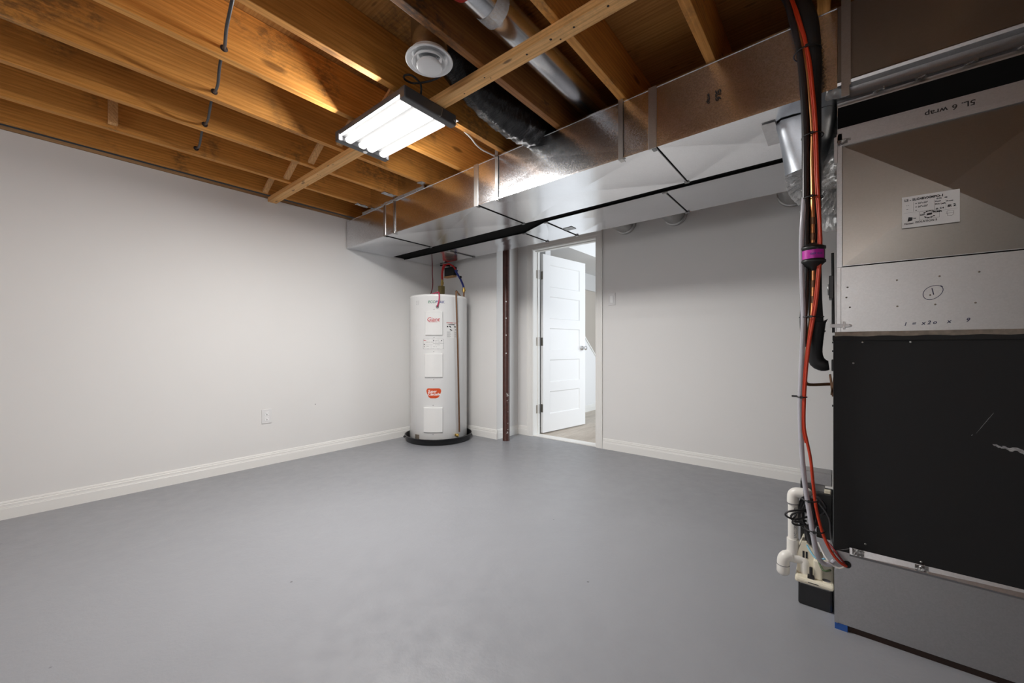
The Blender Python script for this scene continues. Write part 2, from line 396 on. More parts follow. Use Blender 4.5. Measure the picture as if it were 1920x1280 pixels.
# text as real flat mesh
def text_mesh(body, size, fn, mb, align='CENTER', bold=0.0, xs=1.0, shear=0.0):
    cu = bpy.data.curves.new('t', 'FONT'); cu.body = body; cu.size = size; cu.align_x = align; cu.align_y = 'CENTER'
    cu.offset = bold; cu.shear = shear; cu.resolution_u = 3
    ob = bpy.data.objects.new('t', cu); COL.objects.link(ob)
    dg = bpy.context.evaluated_depsgraph_get(); me = ob.evaluated_get(dg).to_mesh()
    mb.add([fn(v.co.x*xs, v.co.y) for v in me.vertices], [tuple(p.vertices) for p in me.polygons])
    ob.to_mesh_clear() if False else None
    bpy.data.objects.remove(ob); bpy.data.curves.remove(cu)
def stroke(mb, pts, wd, fn):
    """a marker stroke: thin ribbon through 2D points mapped by fn"""
    for (x0, y0), (x1, y1) in zip(pts[:-1], pts[1:]):
        d = V((x1-x0, y1-y0)); 
        if d.length < 1e-6: continue
        d.normalize(); n = V((-d.y, d.x))*wd/2; e = d*wd*0.35
        mb.add([fn(x0+n.x-e.x, y0+n.y-e.y), fn(x0-n.x-e.x, y0-n.y-e.y), fn(x1-n.x+e.x, y1-n.y+e.y), fn(x1+n.x+e.x, y1+n.y+e.y)], [(0,1,2,3)])
def tie(mb, c, r, rt=0.0022, n=18, sq=1.0, tilt=0.0):
    pts = []
    for k in range(n+1):
        a = 2*math.pi*k/n; pts.append((c[0]+r*math.cos(a), c[1]+r*sq*math.sin(a), c[2]+tilt*math.cos(a)))
    mb.tube(pts, rt, 6, False, 0)
    mb.box(c[0]-0.004, c[1]-r*sq-0.005, c[2]-0.004, c[0]+0.004, c[1]-r*sq+0.003, c[2]+0.004)

# ================================================================== THE SHELL
XL, YB, YA, XR, YF, XRT = -3.632, 3.50, 3.14, 3.0, -3.8, -2.765
ZJ, ZS, ZT = 2.20, 2.44, 2.19          # joist underside, subfloor underside, drywall top
DX0, DX1, DZ = -2.552, -1.806, 2.018   # door opening
struct('floor', MB().box(XL-0.1, YF-0.1, -0.12, XR+0.1, YB+0.13, 0.0), M['floor'], 'grey painted concrete floor of the basement room', 'floor')
struct('wall_left', MB().box(XL-0.10, YF-0.1, 0, XL, YA+0.1, ZT), M['wall'], 'long white wall on the left with the outlet', 'wall')
struct('wall_alcove', MB().box(XL, YA, 0, XRT, YB+0.12, ZS), M['wall'], 'white wall directly behind the water heater', 'wall')
wb = MB()
wb.box(XRT, YB, 0, DX0-0.02, YB+0.12, ZS).box(DX1+0.02, YB, 0, XR+0.1, YB+0.12, ZS).box(DX0-0.02, YB, DZ+0.02, DX1+0.02, YB+0.12, ZS)
struct('wall_back', wb, M['wall'], 'white back wall with the doorway and light switch', 'wall')
struct('wall_right', MB().box(XR, YF-0.1, 0, XR+0.1, YB, ZS), M['wall'], 'white wall beyond the furnace on the right', 'wall')
struct('wall_front', MB().box(XL, YF-0.1, 0, XR, YF, ZS), M['wall'], 'white wall behind the photographer', 'wall')
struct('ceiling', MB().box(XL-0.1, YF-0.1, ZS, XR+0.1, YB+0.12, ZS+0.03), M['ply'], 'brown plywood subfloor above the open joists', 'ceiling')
struct('trim_1', MB().box(XL-0.10, YF, ZT+0.004, XL-0.004, YA, ZT+0.024), M['plate'], 'thin raw wood plate along the top of the left wall', 'trim')

# baseboards
PROF = [(0,0),(0.013,0),(0.013,0.060),(0.0115,0.0625),(0.0115,0.067),(0.0095,0.069),(0.0095,0.083),(0.006,0.087),(0.0075,0.090),(0.0045,0.099),(0,0.100)]
def baseboard(name, a, b, nrm, label):
    a, b, n = V(a), V(b), V(nrm)
    mb = MB().prism(PROF, lambda p, d: (a if d == 0 else b) + n*p[0] + V((0,0,p[1])), 0, 1)
    return struct(name, mb, M['trim'], label, 'baseboard')
baseboard('baseboard_left', (XL, YF, 0), (XL, YA, 0), (1,0,0), 'white moulded baseboard along the long left wall')
baseboard('baseboard_alcove', (XL+0.013, YA, 0), (XRT+0.013, YA, 0), (0,-1,0), 'white baseboard behind the water heater')
baseboard('baseboard_return', (XRT, YA, 0), (XRT, YB, 0), (1,0,0), 'short white baseboard beside the steel post')
baseboard('baseboard_back', (DX1+0.078, YB, 0), (XR, YB, 0), (0,-1,0), 'white moulded baseboard right of the doorway')
baseboard('baseboard_nook', (XRT+0.013, YB, 0), (DX0-0.078, YB, 0), (0,-1,0), 'tiny white baseboard between corner and door casing')

# door casing, jamb
CP = [(0,0),(0.072,0),(0.072,0.016),(0.060,0.018),(0.052,0.014),(0.030,0.013),(0.014,0.009),(0.006,0.010),(0,0.006)]
cs = MB()
def cas(sx, x0):
    cs.prism(CP, lambda p, d: V((x0 + sx*p[0], YB - p[1], 0 if d == 0 else DZ + 0.004 + p[0])), 0, 1)
cas(-1, DX0-0.004); cas(1, DX1+0.004)
cs.prism(CP, lambda p, d: V(((DX0-0.004-p[0]) if d == 0 else (DX1+0.004+p[0]), YB - p[1], DZ+0.004+p[0])), 0, 1)
struct('trim_2', cs, M['trim'], 'white moulded casing around the doorway', 'trim')
jm = MB()
jm.box(DX0-0.02, YB-0.002, 0, DX0, YB+0.125, DZ+0.02).box(DX1, YB-0.002, 0, DX1+0.02, YB+0.125, DZ+0.02).box(DX0, YB-0.002, DZ, DX1, YB+0.125, DZ+0.02)
jm.box(DX0, YB+0.075, 0, DX0+0.010, YB+0.088, DZ).box(DX1-0.010, YB+0.045, 0, DX1, YB+0.088, DZ).box(DX0, YB+0.045, DZ-0.010, DX1, YB+0.088, DZ)
struct('trim_3', jm, M['trim'], 'white painted jamb lining the doorway', 'trim')

# the open five-panel door
dr = thing('door_1', (-2.562, 3.655, 0.008), 'open white five-panel door swung into the bright next room', 'door'); dr['kind'] = 'structure'
da = math.atan2(0.772, 0.106)
ex, ey = V((math.cos(da), math.sin(da), 0)), V((math.sin(da), -math.cos(da), 0))   # along the leaf, towards +X face
def dl(x, n, z): return V((-2.565, 3.66, 0.0)) + ex*x + ey*n + V((0,0,z))
W_, H_, T_ = 0.775, 2.005, 0.035
leaf = MB()
def dbox(mb, x0, x1, n0, n1, z0, z1):
    vs = [dl(*p) for p in ((x0,n0,z0),(x1,n0,z0),(x1,n1,z0),(x0,n1,z0),(x0,n0,z1),(x1,n0,z1),(x1,n1,z1),(x0,n1,z1))]
    mb.add(vs, [(0,3,2,1),(4,5,6,7),(0,1,5,4),(1,2,6,5),(2,3,7,6),(3,0,4,7)])
ST, z = 0.112, 0.012
rails = [0.012]; ph = (H_-0.012-0.20-5*0.105)/5
zz = 0.012 + 0.20; pans = []
for i in range(5):
    pans.append((zz, zz+ph)); zz += ph + 0.105
dbox(leaf, 0, ST, 0, T_, 0.012, H_); dbox(leaf, W_-ST, W_, 0, T_, 0.012, H_)
edges = [0.012] + [e for p in pans for e in p] + [H_]
for i in range(0, len(edges), 2): dbox(leaf, ST, W_-ST, 0, T_, edges[i], edges[i+1])
for z0, z1 in pans:
    # recessed panel with a sloped sticking on both faces
    for n_out, n_in in ((T_, T_-0.009), (0.0, 0.009)):
        o4 = [dl(ST, n_out, z0), dl(W_-ST, n_out, z0), dl(W_-ST, n_out, z1), dl(ST, n_out, z1)]; e = 0.010
        i4 = [dl(ST+e, n_in, z0+e), dl(W_-ST-e, n_in, z0+e), dl(W_-ST-e, n_in, z1-e), dl(ST+e, n_in, z1-e)]
        leaf.add(o4+i4, [(0,1,5,4),(1,2,6,5),(2,3,7,6),(3,0,4,7),(4,5,6,7)])
leaf.build('leaf', M['door'], dr)
for hz in (1.767, 1.028, 0.285):
    h = MB().lathe([(0.0065,-0.05),(0.0065,0.05)], (-2.548, 3.598, hz), n=12)
    h.box(-2.5505, 3.555, hz-0.045, -2.549, 3.598, hz+0.045)
    hb = MB(); 
    h.add([dl(-0.001, 0.002, hz-0.045), dl(-0.001, 0.034, hz-0.045), dl(-0.001, 0.034, hz+0.045), dl(-0.001, 0.002, hz+0.045)], [(0,1,2,3)])
    h.build('hinge', M['hinge'], dr)
kn = MB(); kc = dl(0.705, T_, 0.955)
kn.lathe([(0.026,0),(0.030,0.004),(0.028,0.010),(0.011,0.014),(0.010,0.034),(0.021,0.040),(0.027,0.052),(0.024,0.064),(0.001,0.068)], kc, ey, 24)
kc2 = dl(0.705, 0, 0.955); kn.lathe([(0.026,0),(0.030,0.004),(0.028,0.010),(0.011,0.014),(0.010,0.034),(0.021,0.040),(0.027,0.052),(0.024,0.064),(0.001,0.068)], kc2, -ey, 24)
kn.build('knob', M['chrome'], dr)

# the bright room beyond the doorway
HY = YB+0.12
struct('floor', MB().box(-5.0, HY, -0.12, 0.9, 8.2, -0.002), M['planks'], 'pale wood plank floor in the next room', 'floor')
struct('trim_4', MB().box(DX0, YB+0.004, -0.002, DX1, YB+0.118, 0.008, 0.002), M['trim'], 'pale threshold strip across the doorway', 'trim')
struct('ceiling', MB().box(-5.0, HY, 2.42, 0.9, 8.2, 2.5), M['hall'], 'white ceiling of the next room', 'ceiling')
struct('wall_bulkhead', MB().box(-3.7, 4.06, 2.15, -2.46, 4.86, 2.42), M['hall'], 'white boxed bulkhead below the next room ceiling', 'wall')
struct('wall_pillar', MB().box(-3.7, 3.95, 0, -2.70, 4.06, 2.42), M['hall'], 'white wall end beside the open door', 'wall')
struct('wall_stair', MB().box(-4.0, HY, 0, -3.88, 8.2, 2.10), M['beige'], 'beige stairwell wall in the next room', 'wall')
struct('wall_stair_header', MB().box(-4.0, HY, 2.10, -3.83, 8.2, 2.42), M['hall'], 'white header above the beige stairwell wall', 'wall')
struct('wall_far', MB().box(-5.0, 8.1, 0, 0.9, 8.2, 2.42), M['hall'], 'white far wall of the next room', 'wall')
hr = MB()
hr.box(0.8, HY, 0, 0.9, 4.2, 2.42).box(0.8, 6.4, 0, 0.9, 8.1, 2.42).box(0.8, 4.2, 0, 0.9, 6.4, 0.55).box(0.8, 4.2, 2.15, 0.9, 6.4, 2.42)
struct('wall_window', hr, M['hall'], 'white wall of the next room with the window opening', 'wall')
kw = MB()
def kz(y): return 1.166 - 0.825*(y-5.189)
kw.prism([(4.4, 0), (6.45, 0), (6.45, kz(6.45)), (4.4, kz(4.4))], lambda p, d: V((-2.9-d, p[0], p[1])), 0, 0.09)
struct('wall_knee', kw, M['hall'], 'white sloping knee wall of the staircase', 'wall')
cp = MB(); cp.prism([(4.4, kz(4.4)), (6.45, kz(6.45)), (6.45, kz(6.45)+0.022), (4.4, kz(4.4)+0.022)], lambda p, d: V((-2.885-d, p[0], p[1])), 0, 0.12)
struct('trim_5', cp, M['trim'], 'white sloping cap on the staircase knee wall', 'trim')
baseboard('baseboard_knee', (-2.9, 4.4, -0.002), (-2.9, 6.45, -0.002), (1,0,0), 'white baseboard along the staircase knee wall')

# ================================================================== FRAMING OVERHEAD
JX = [-3.60, -3.19, -2.79, -2.41, -2.03, -1.635, -1.21, -0.825, -0.42, -0.035, 0.36, 0.76, 1.16, 1.56, 1.96]
names = ['joist lying tight against the top of the left wall', 'joist second from the left wall', 'joist third from the left wall, the grey cable enters it',
         'joist fourth from the left wall, pierced by the grey cable', 'joist fifth from the left wall, brightly lit beside the shop light', 'joist just left of the round white diffuser',
         'darkened old joist between the diffuser and the silver pipe', 'joist just right of the silver round pipe', 'joist ending above the wide duct near the orange cable',
         'joist behind the hanging cable bundle', 'joist above the furnace plenum', 'joist right of the furnace, beyond the frame', 'joist farther right, beyond the frame',
         'joist near the right wall, beyond the frame', 'last joist at the right wall, beyond the frame']
holes = {-2.03: (0.538, 2.233), -2.41: (0.599, 2.234), -2.79: (0.650, 2.228), -3.19: (0.699, 2.237)}
for x, nm in zip(JX, names):
    mb = MB(); h = 0.019
    z0 = ZJ if x > -3.5 else ZJ+0.018
    mb.box(x-h, YF, z0, x+h, YB, ZS-0.001, 0.0025)
    mat = M['joist_old'] if x == -1.21 else M['joist']
    j = mb.build('ceiling_joist', mat)
    tag(j, 'brown wooden ' + nm, 'joist', 'wooden ceiling joists')
    if x in holes:
        hy, hz = holes[x]
        g = MB().lathe([(0.013, 0), (0.0145, 0.0006), (0.001, 0.0007)], (x+h, hy, hz), (1,0,0), 16)
        g.build('drilled_hole', M['dark_wood'], j)
# blocking cleat
tag(MB().box(-3.168, 0.30, ZJ+0.02, -3.13, 0.338, ZS-0.001).build('wood_cleat', M['brace']), 'small upright wood cleat nailed between left joists', 'wood block')
# strapping nailed below the joists
ws = MB(); ws.box(XL+0.004, 1.272, ZJ-0.0365, XR, 1.337, ZJ-0.0005, 0.002)
wst = ws.build('wood_strapping', M['strap']); tag(wst, 'long pale wooden strap crossing under all the joists above the shop light', 'wood strap')
for x, y, r_ in ((-3.19,1.3,.003),(-2.79,1.31,.003),(-2.79,1.29,.003),(-2.41,1.3,.003),(-1.36,1.315,.004),(-1.21,1.293,.004),(-1.19,1.312,.003),(-0.98,1.30,.005),(-0.86,1.295,.006),(-0.83,1.318,.004),(-0.76,1.30,.005),(-0.62,1.295,.005),(-0.42,1.31,.004)):
    MB().lathe([(r_,0),(r_*0.8,0.0005),(0.0004,0.0006)], (x, y, ZJ-0.0364), (0,0,-1), 10).build('nail_hole', M['dark_wood'], wst)
for x, y in ((-3.19,1.3),(-2.79,1.31),(-2.41,1.3),(-1.21,1.295),(-1.1,1.30),(-0.95,1.31),(-0.825,1.30),(-0.9,1.325),(-0.70,1.30),(-1.35,1.31),(-0.50,1.3)):
    pass
# cross bridging
bi = 0
blab = ['cross bridging brace beside the left wall, %s', 'cross bridging brace second cavity from the left wall, %s', 'cross bridging brace left of the shop light, %s',
        'cross bridging brace above the shop light far end, %s', 'cross bridging brace above the shop light middle, %s', 'cross bridging brace behind the round diffuser, %s',
        None, 'cross bridging brace in cavity right of the silver pipe, %s']
for i in range(len(JX)-1):
    if i > 4 and i != 7 : continue
    if i == 7: xa, xb = JX[6]+0.022, JX[7]-0.022
    else: xa, xb = JX[i]+0.022, JX[i+1]-0.022
    for k in range(2):
        if i == 7 and k == 0: continue
        y = 1.235 if k == 0 else (1.375 if i != 7 else 1.09)
        za, zb = (ZJ+0.02, ZS-0.03) if k == 0 else (ZS-0.03, ZJ+0.02)
        b = MB(); b.bar((xa, y, za), (xb, y, zb), 0.036, 0.019)
        b.build('bridging_brace', M['brace'])
        tag(bpy.context.scene.collection.objects[-1], 'small wooden ' + (blab[i] % ('sloping up right' if k == 0 else 'sloping down right')), 'brace', 'bridging braces between the joists')

# grey cable through the joists
gc = MB()
pts = [(-1.63,0.473,2.262),(-1.70,0.478,2.215),(-1.82,0.495,2.198),(-1.93,0.52,2.205),(-2.0,0.535,2.228),(-2.05,0.542,2.236),
       (-2.12,0.55,2.205),(-2.22,0.57,2.185),(-2.32,0.585,2.20),(-2.38,0.597,2.228),(-2.43,0.602,2.236),
       (-2.50,0.61,2.21),(-2.60,0.625,2.19),(-2.70,0.64,2.205),(-2.76,0.648,2.226),(-2.81,0.653,2.234),
       (-2.88,0.66,2.215),(-2.98,0.675,2.198),(-3.08,0.69,2.212),(-3.16,0.698,2.236),(-3.19,0.70,2.238)]
gc.tube(pts, 0.0062, 10)
tag(gc.build('electrical_cable', M['cable_grey']), 'dark grey cable looping through holes in the left joists', 'cable')

# ================================================================== ROUND PIPE, FLEX, DIFFUSER
rp = thing('round_duct', (-1.055, 1.0, 2.30), 'silver round metal duct in the joist cavity right of the diffuser', 'duct')
PX, PZ, PR = -1.055, 2.315, 0.066
MB().tube([(PX, 1.02, PZ), (PX, 2.6, PZ)], PR, 32, True, 0).build('pipe', M['pipe'], rp)
MB().tube([(PX, 1.135, PZ), (PX, 1.15, PZ), (PX, 1.17, PZ), (PX, 1.20, PZ)], [PR+0.0006, PR+0.0016, PR+0.0012, PR+0.0006], 32, False, 2).build('foil_wrap', M['foil'], rp)
MB().tube([(PX, 0.985, PZ), (PX, 1.015, PZ), (PX, 1.035, PZ)], [PR+0.012, PR+0.007, PR+0.002], 28, False, 2).build('red_tape_band', M['red_tape'], rp)
MB().tube([(PX-0.01, 0.35, PZ-0.002), (PX-0.012, 0.6, PZ-0.002), (PX, 0.85, PZ), (PX, 0.99, PZ)], [0.085, 0.088, 0.086, 0.075], 24, True, 4).build('insulated_sleeve', M['sleeve'], rp)

fx = thing('flexible_duct', (-1.40, 1.3, 2.2), 'black plastic-wrapped flexible duct sagging over to the wide duct', 'duct')
m = MB(); fp = [(-1.40,1.20,2.345),(-1.415,1.32,2.325),(-1.415,1.46,2.29),(-1.40,1.60,2.255),(-1.385,1.72,2.235),(-1.375,1.84,2.235),(-1.37,1.95,2.26),(-1.37,2.05,2.30)]
m.tube(fp, [0.078,0.085,0.090,0.098,0.100,0.097,0.092,0.088], 40, True, 8)
# gathered folds of the sleeve
vv = []
for i, p in enumerate(m.v):
    p = V(p); a = math.atan2(p.x+1.39, p.z-2.26)
    f = 0.0035*math.sin(p.y*75 + 2.4*math.sin(a*3)) + 0.0045*math.sin(a*9 + p.y*14) + 0.003*math.sin(p.y*160+a*5)
    vv.append(p + V((math.sin(a), 0, math.cos(a)))*f)
m.v = vv
m.build('sleeve', M['sleeve'], fx)
tie_m = MB().tube([(-1.40,1.235,2.345),(-1.405,1.25,2.345)], [0.083,0.083], 28, False, 0)
tie_m.build('clamp_band', M['black_metal'], fx)

df = thing('ceiling_diffuser', (-1.325, 1.075, 2.16), 'round white adjustable air diffuser hanging under the joists', 'diffuser')
DC = (-1.325, 1.078, 2.165)
MB().lathe([(0.060,0.030),(0.070,0.026),(0.076,0.012),(0.088,0.004),(0.096,0.0),(0.098,0.003),(0.096,0.008),(0.086,0.012),(0.078,0.030),(0.070,0.036)], DC, n=56).build('outer_ring', M['white_plastic'], df)
MB().lathe([(0.050,0.016),(0.056,0.004),(0.064,-0.006),(0.070,-0.010),(0.0715,-0.007),(0.066,0.002),(0.058,0.018)], DC, n=56).build('middle_ring', M['white_plastic'], df)
MB().lathe([(0.001,-0.026),(0.047,-0.026),(0.053,-0.023),(0.054,-0.018),(0.046,-0.006),(0.012,0.004),(0.010,0.03),(0.001,0.03)], DC, n=56).build('centre_disc', M['white_plastic'], df)
sp_ = MB()
for a in (20, 140, 260): sp_.bar((DC[0], DC[1], DC[2]+0.014), (DC[0]+0.072*math.cos(R(a)), DC[1]+0.072*math.sin(R(a)), DC[2]+0.016), 0.004, 0.006)
each(sp_, 'spoke', M['white_plastic'], df)
MB().lathe([(0.076,0.012),(0.0765,0.016),(0.0765,0.17),(0.072,0.17),(0.072,0.014)], DC, n=48).build('collar', M['pipe'], df)
MB().lathe([(0.0715,0.026),(0.0715,0.03),(0.001,0.031)], DC, n=40).build('throat', M['black_gap'], df)

# ================================================================== SHOP LIGHT
lp = thing('shop_light', (-1.77, 1.22, 2.09), 'lit four-tube shop light hanging under the joists', 'light')
LX0, LX1, LY0, LY1, LZ = -2.115, -1.560, 1.097, 1.407, 2.130
MB().box(LX0-0.02, LY0, LZ+0.009, LX1+0.02, LY1, LZ+0.032, 0.002).build('housing', M['lamp_grey'], lp)
# corrugated white reflector just above the tubes
rf = MB(); N = 48; tys = [LY0+0.049, LY0+0.128, LY0+0.182, LY0+0.261]
prev = None
vs = []; fs = []
for i in range(N+1):
    y = LY0+0.004 + (LY1-LY0-0.008)*i/N
    d = min(abs(y-t) for t in tys); zz = LZ+0.006
    vs += [(LX0, y, zz), (LX1, y, zz)]
for i in range(N): fs.append((2*i, 2*i+1, 2*i+3, 2*i+2))
rf.add(vs, fs); rf.build('reflector', M['reflector'], lp)
for ty in tys:
    t = MB().tube([(LX0+0.002, ty, LZ-0.010), (LX0+0.012, ty, LZ-0.0125), (LX1-0.012, ty, LZ-0.0125), (LX1-0.002, ty, LZ-0.010)], [0.014, 0.0225, 0.0225, 0.014], 20, True, 0)
    t.v = [(p[0], p[1], LZ-0.0125+(p[2]-LZ+0.0125)*0.68) for p in t.v]
    t.build('tube', M['tube'], lp)
LCX, LCY = (LX0+LX1)/2, (LY0+LY1)/2
area('shop_light_down', (LCX, LCY, LZ-0.0300), (0, 0, 0), LX1-LX0-0.03, 0.245, DOWN_WATTS, (1.0, 0.985, 0.965))
area('shop_light_side', (LCX, LY0+0.019, LZ-0.005), (R(-90), 0, 0), LX1-LX0-0.03, 0.010, SIDE_WATTS, (1.0, 0.985, 0.965))
area('shop_light_side', (LCX, LY1-0.019, LZ-0.005), (R(90), 0, 0), LX1-LX0-0.03, 0.010, SIDE_WATTS*0.4, (1.0, 0.985, 0.965))
for xx, s_ in ((LX0, -1), (LX1, 1)):
    eb = MB(); x0, x1 = sorted((xx, xx+s_*0.042))
    eb.box(x0, LY0-0.004, LZ-0.024, x1, LY1+0.004, LZ+0.033, 0.006); eb.build('end_bar', M['lamp_grey'], lp)
MB().sphere((LX0-0.018, 1.262, LZ-0.020), 0.014, 8, (1,1,0.8)).build('sensor_dome', M['white_plastic'], lp)
wr = MB()
wr.tube([(LX1+0.030,1.315,2.166),(LX1+0.046,1.312,2.15),(LX1+0.050,1.305,2.118),(LX1+0.044,1.298,2.105),(LX1+0.040,1.293,2.116)], 0.0012, 6)
wr.tube([(LX1+0.030,1.385,2.15),(LX1+0.048,1.40,2.118),(LX1+0.043,1.418,2.110),(LX1+0.030,1.42,2.13),(LX1+0.012,1.418,2.158)], 0.0012, 6)
each(wr, 'hanging_wire', M['strip'], lp)
pc = MB()
pc.tube([(LX1+0.02,1.20,2.166),(LX1+0.06,1.17,2.190),(LX1+0.05,1.13,2.215),(LX1+0.015,1.115,2.225),(LX1-0.01,1.13,2.225),(LX1+0.0,1.165,2.22),(LX1+0.05,1.19,2.215),(LX1+0.10,1.215,2.22),(LX1+0.14,1.23,2.235),(LX1+0.18,1.235,2.28)], 0.0045, 8)
pc.build('power_cord', M['rubber'], lp)
MB().box(LX1-0.06, 1.36, LZ+0.0325, LX1+0.012, 1.455, LZ+0.0355).build('mounting_plate', M['reflector'], lp)

# ================================================================== DUCTS
Z0 = 1.907
def fy(x): return 1.905 - 0.024*(x+1.75)      # front duct face
def by(x): return 2.405 - 0.016*(x+1.75)      # front duct rear edge
def zt(x): return 2.182 + 0.010*(x+1.75)
fd = thing('supply_duct', (-1.8, 2.1, Z0), 'long galvanised rectangular duct nearest the camera under the joists', 'duct')
seams = [XL+0.012, -2.955, -1.845, -0.658, 0.003]
for a, b in zip(seams[:-1], seams[1:]):
    m = MB()
    MB().pan((a,fy(a),Z0),(b,fy(b),Z0),(b,by(b),Z0),(a,by(a),Z0),(0,0,0.011)).build('bottom_panel', M['galv_smooth'], fd)
    m.pan((a,fy(a),Z0),(b,fy(b),Z0),(b,fy(b),zt(b)),(a,fy(a),zt(a)),(0,0.0035,0))
    m.quad((a,by(a),Z0),(b,by(b),Z0),(b,by(b),zt(b)),(a,by(a),zt(a)))
    m.quad((a,fy(a),zt(a)),(b,fy(b),zt(b)),(b,by(b),zt(b)),(a,by(a),zt(a)))
    m.quad((a,fy(a),Z0),(a,by(a),Z0),(a,by(a),zt(a)),(a,fy(a),zt(a)))
    m.quad((b,fy(b),Z0),(b,by(b),Z0),(b,by(b),zt(b)),(b,fy(b),zt(b)))
    m.build('duct_section', M['galv'], fd)
    # folded lock along the bottom front edge
    l = MB(); l.bar((a, fy(a)-0.0015, Z0+0.004), (b, fy(b)-0.0015, Z0+0.004), 0.003, 0.009); l.bar((a, fy(a)-0.001, zt(a)-0.002), (b, fy(b)-0.001, zt(b)-0.002), 0.004, 0.006)
    each(l, 'edge_fold', M['galv'], fd)
for sx, wd in ((-2.955, 0.022), (-1.845, 0.034), (-0.658, 0.034)):
    m = MB(); m.box(sx-wd, fy(sx)-0.004, Z0-0.002, sx+0.004, fy(sx)+0.001, zt(sx)+0.004, 0.001)
    m.build('cleat_strip', M['strip'], fd)
    m = MB(); m.bar((sx+0.001, fy(sx)-0.002, Z0-0.0020), (sx+0.001, by(sx)+0.004, Z0-0.0018), 0.0035, 0.0036)
    m.box(sx-0.02, fy(sx)+0.002, Z0-0.004, sx-0.004, fy(sx)+0.03, Z0-0.001)
    m.box(sx-0.012, by(sx)-0.014, Z0-0.006, sx+0.012, by(sx)+0.004, Z0-0.0005)
    each(m, 'bottom_seam', M['black_metal'] if False else M['dim_metal'], fd)
mk = MB()
for sx in (-2.955, -1.845, -0.658): mk.box(sx+0.0045, fy(sx), Z0-0.0050, sx+0.0055, by(sx), Z0-0.0002)
each(mk, 'seam_gap', M['black_gap'], fd)
# marker writing on the front face near the orange cable
wm = MB()
def fsg(x, y): return V((-0.392 - 0.0 + y, fy(-0.39)+0.0005-0.0025, 2.045 - x))
text_mesh('5L6', 0.030, fsg, wm, 'CENTER', 0.0006)
text_mesh('wrap', 0.020, lambda x, y: fsg(x-0.0, y-0.036), wm, 'CENTER', 0.0005)
wm.build('marker_writing', M['ink'], fd)

# vertical sheet closing the joist cavities above the duct at the left
pn = thing('joist_panning', (-2.8, 1.93, 2.18), 'galvanised sheet closing joist ends above the far end of the duct', 'sheet metal')
for a, b in ((-3.171,-2.809),(-2.771,-2.429)):
    MB().box(a, 1.928, zt(a)+0.004, b, 1.931, ZS-0.003).build('sheet', M['galv'], pn)
ft = MB(); random.seed(4)
def crumple(mb, a, b, wd, n=14, out=(0,-1,0)):
    a, b = V(a), V(b); d = (b-a); side = V(out).cross(d).normalized()*wd/2; vs = []; fs = []
    for i in range(n+1):
        p = a + d*i/n
        for k in range(4):
            q = p + side*(k/1.5-1) + V(out)*random.uniform(0.0008, 0.007) + V((0,0,random.uniform(-.003,.003))); vs.append(q)
        if i:
            for k in range(3): fs.append((4*(i-1)+k, 4*(i-1)+k+1, 4*i+k+1, 4*i+k))
    mb.add(vs, fs)
crumple(ft, (-3.32, fy(-3.3)-0.003, zt(-3.3)+0.004), (-2.42, fy(-2.42)-0.003, zt(-2.42)+0.006), 0.020, 34)
crumple(ft, (-2.425, fy(-2.42)-0.003, zt(-2.42)), (-2.425, fy(-2.42)-0.003, 2.27), 0.012, 8)
each(ft, 'foil_tape', M['foil'], pn)
ft2 = MB()
for jx in (-3.19, -2.79): crumple(ft2, (jx, 1.80, ZJ-0.002), (jx, 1.915, ZJ-0.002), 0.05, 8, (0,0,-1))
crumple(ft2, (-2.41, 1.86, ZJ-0.002), (-2.41, 1.905, ZJ-0.002), 0.05, 4, (0,0,-1))
each(ft2, 'foil_tape', M['foil'], pn)

# rear duct with its reducer
rd = thing('return_duct', (-1.8, 2.7, Z0), 'galvanised rectangular duct farther back, running over the doorway', 'duct')
def ry(x): return 2.985 - 0.024*(x+3.6)
rs = [(XL+0.012, 2.60), (-3.0, 2.612), (-1.995, 2.611), (-1.692, 2.478), (-0.803, 2.452), (0.25, 2.432)]
for (a, ya), (b, yb) in zip(rs[:-1], rs[1:]):
    m = MB(); o = (0,0,0.005)
    MB().pan((a,ya,Z0),(b,yb,Z0),(b,ry(b),Z0),(a,ry(a),Z0),(0,0,0.010)).build('bottom_panel', M['galv_smooth'], rd)
    m.quad((a,ya,Z0),(b,yb,Z0),(b,yb,zt(b)),(a,ya,zt(a))).quad((a,ry(a),Z0),(b,ry(b),Z0),(b,ry(b),zt(b)),(a,ry(a),zt(a)))
    m.quad((a,ya,zt(a)),(b,yb,zt(b)),(b,ry(b),zt(b)),(a,ry(a),zt(a)))
    m.build('duct_section', M['galv'], rd)
mk = MB(); ml = MB()
for (sx, sy) in rs[1:5]:
    if sx == -3.0: sx = -2.93
    mk.box(sx+0.002, sy, Z0-0.0050, sx+0.0035, ry(sx), Z0-0.0002)
    ml.bar((sx-0.001, sy-0.004, Z0-0.003), (sx-0.001, ry(sx)+0.002, Z0-0.002), 0.0035, 0.004)
    ml.box(sx-0.018, sy-0.004, Z0-0.007, sx+0.012, sy+0.014, Z0-0.0005); ml.box(sx-0.012, ry(sx)-0.012, Z0-0.009, sx+0.016, ry(sx)+0.006, Z0-0.0005)
each(mk, 'seam_gap', M['black_gap'], rd); each(ml, 'bottom_seam', M['dim_metal'], rd)
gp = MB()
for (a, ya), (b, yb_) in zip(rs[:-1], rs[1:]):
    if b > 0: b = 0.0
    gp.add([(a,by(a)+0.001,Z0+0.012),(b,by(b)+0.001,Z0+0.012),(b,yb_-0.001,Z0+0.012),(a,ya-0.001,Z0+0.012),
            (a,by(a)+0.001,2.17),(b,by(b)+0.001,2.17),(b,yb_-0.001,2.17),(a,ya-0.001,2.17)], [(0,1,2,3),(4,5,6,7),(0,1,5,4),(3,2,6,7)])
gp.build('gap_shade_block', M['black_gap'], rd)  # black block standing in for the shade between the two ducts
gq = MB()
